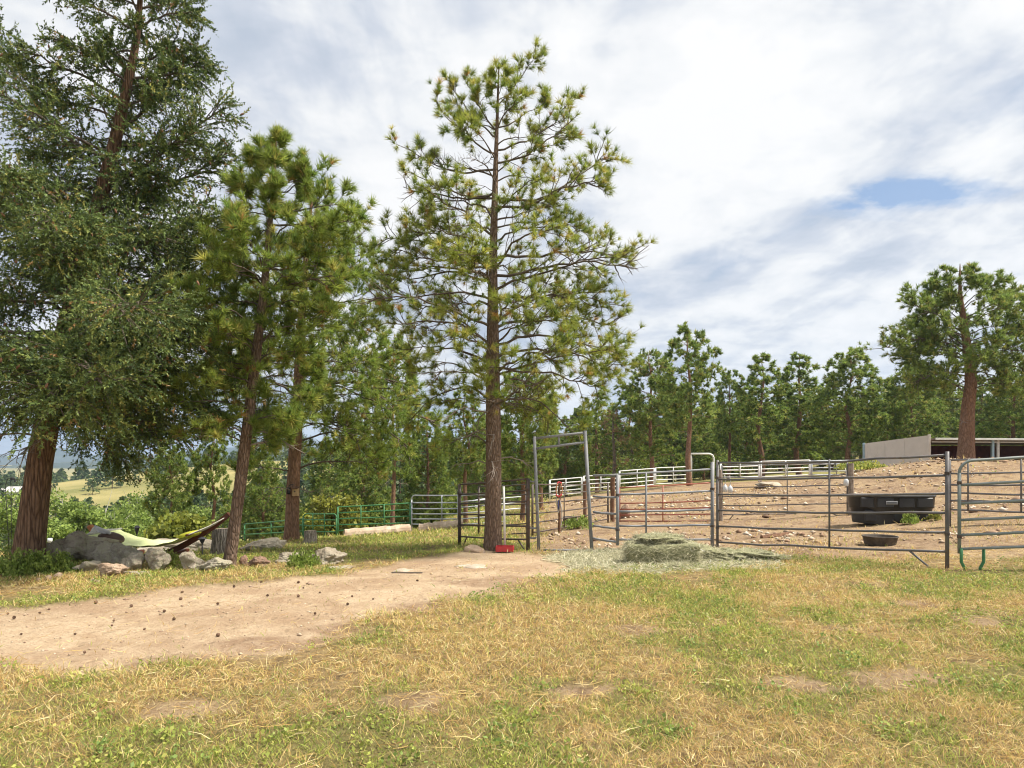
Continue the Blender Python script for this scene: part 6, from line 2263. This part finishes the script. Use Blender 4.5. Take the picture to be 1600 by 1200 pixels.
# ------------------------------------------------------------------ far hills, mountains, haze
def build_far():
    r = np.random.default_rng(300)
    m_mt, t, b = mat('forested_mountain')
    pos = t.nodes.new('ShaderNodeNewGeometry').outputs['Position']
    n1 = noise(t, pos, 0.012, 6, 0.65)
    t.links.new(mixc(t, ramp(t, n1, [(0.35, 0), (0.65, 1)]), (0.028, 0.045, 0.03), (0.07, 0.085, 0.05)), b.inputs['Base Color'])
    b.inputs['Roughness'].default_value = 1.0
    for name, Y, crest, amp, seed in [('mountain', 2600.0, [(-900, 706), (-300, 712), (0, 707), (35, 719), (90, 702), (150, 708), (200, 716), (300, 704), (420, 690), (520, 700), (640, 706), (900, 712), (1400, 708), (2600, 700)], 5, 7),
                                      ('mountain', 1500.0, [(-900, 720), (0, 729), (60, 726), (120, 719), (200, 727), (260, 722), (340, 716), (450, 706), (600, 714), (900, 716), (1600, 712), (2600, 708)], 4, 8)]:
        nz = Noise2(seed)
        px = np.linspace(-900, 2600, 280)
        cy = np.interp(px, [c[0] for c in crest], [c[1] for c in crest]) + (nz(px, px * 0, 0.02, 5) - 0.5) * amp * 2
        x = (px - 800) / F_PX * Y
        top = EYE + (HOR - cy) / F_PX * Y
        rows = []
        for k, (f, dy) in enumerate([(0, -500), (0.3, -380), (0.62, -240), (0.85, -110), (1.0, 0), (0.6, 250), (0, 600)]):
            base = -60.0
            rows.append(np.stack([x * (Y + dy) / Y, np.full_like(x, Y + dy) + (nz(px, px * 0 + k * 3.1, 0.03, 4) - 0.5) * 160, base + (top - base) * f + (f not in (0, 1.0)) * (nz(px, px * 0 + k * 7, 0.05, 4) - 0.5) * 25], -1))
        V = np.concatenate(rows)
        n = len(px)
        a = (np.arange(6)[:, None] * n + np.arange(n - 1)[None]).ravel()
        obj(name, mesh(name, V, np.stack([a, a + 1, a + n + 1, a + n], -1), None, True), m_mt, kind='structure')
    # far pines: little jagged cones, one mass per hillside
    nn = 900
    cols = np.array([(0.08, 0.12, 0.04), (0.11, 0.15, 0.05), (0.06, 0.095, 0.035)])

    def far_wood(name, label, xy, size, k=60, q_=0.085):
        mb = MB()
        for (x, y), s in zip(xy, size):
            z = gz(x, y)
            u = r.random(k)
            a = r.random(k) * 6.28
            rad = s * 0.36 * (1 - u) ** 0.6 * r.uniform(0.5, 1.1, k) + 0.05
            c = np.stack([np.cos(a) * rad, np.sin(a) * rad, s * (0.10 + 0.9 * u)], -1) + [x, y, z]
            d = nrm(r.normal(0, 1, (k, 3)))
            e = nrm(np.cross(d, r.normal(0, 1, (k, 3))))
            q = s * q_ * r.uniform(0.7, 1.4, (k, 1))
            V = np.stack([c - d * q, c + e * q, c + d * q, c - e * q], 1).reshape(-1, 3)
            col = (cols[r.integers(0, 3)] * (1 + r.normal(0, .2, (k, 1)))).clip(.01, .5).repeat(4, 0)
            mb.add(V, np.arange(k * 4).reshape(-1, 4), col)
            mb.add(*tubes(np.array([[[x, y, z - .3], [x, y, z + s * .8]]]), np.array([[s * .02, s * .008]]), 4), col=(0.1, 0.06, 0.04))
        obj(name, mb.me(name), M['leaf'], kind='stuff', label=label, category='forest')

    n = 620
    x = r.uniform(-330, 260, n)
    y = r.uniform(262, 430, n)
    far_wood('far_wood', 'dark pine wood along the crest of the far meadow hill', list(zip(x, y)), r.uniform(5, 10, n))
    n = 760
    x, y = r.uniform(-230, 60, n), r.uniform(100, 262, n)
    k = NB(x, y, 0.02, 3) > 0.44
    k |= (x > -70)
    far_wood('hillside_wood', 'scattered dark pines on the slope of the far meadow', list(zip(x[k], y[k])), r.uniform(3.5, 7, k.sum()), 60, 0.08)
    n = 190
    x, y = r.uniform(-75, 5, n), r.uniform(58, 125, n)
    far_wood('valley_wood', 'mixed trees filling the dip behind the pens', list(zip(x, y)), r.uniform(3.5, 6.5, n), 220, 0.042)
    n = 160
    x, y = r.uniform(-10, 110, n), r.uniform(66, 120, n)
    far_wood('ridge_wood', 'dense pine wood behind the back row of pines', list(zip(x, y)), r.uniform(6, 9, n), 160, 0.05)
    # the air
    mh = bpy.data.materials.new('haze_air')
    mh.use_nodes = True
    th = mh.node_tree
    th.nodes.clear()
    pv = th.nodes.new('ShaderNodeVolumePrincipled')
    pv.inputs['Color'].default_value = (0.56, 0.74, 1.0, 1)
    pv.inputs['Density'].default_value = HAZE
    pv.inputs['Anisotropy'].default_value = 0.2
    oo = th.nodes.new('ShaderNodeOutputMaterial')
    th.links.new(pv.outputs[0], oo.inputs['Volume'])
    m = MB()
    box(m, (0, 2450, 35), (9800, 6800, 330))
    obj('haze', m.me('haze'), mh, kind='stuff')


HAZE = 0.00026
build_far()
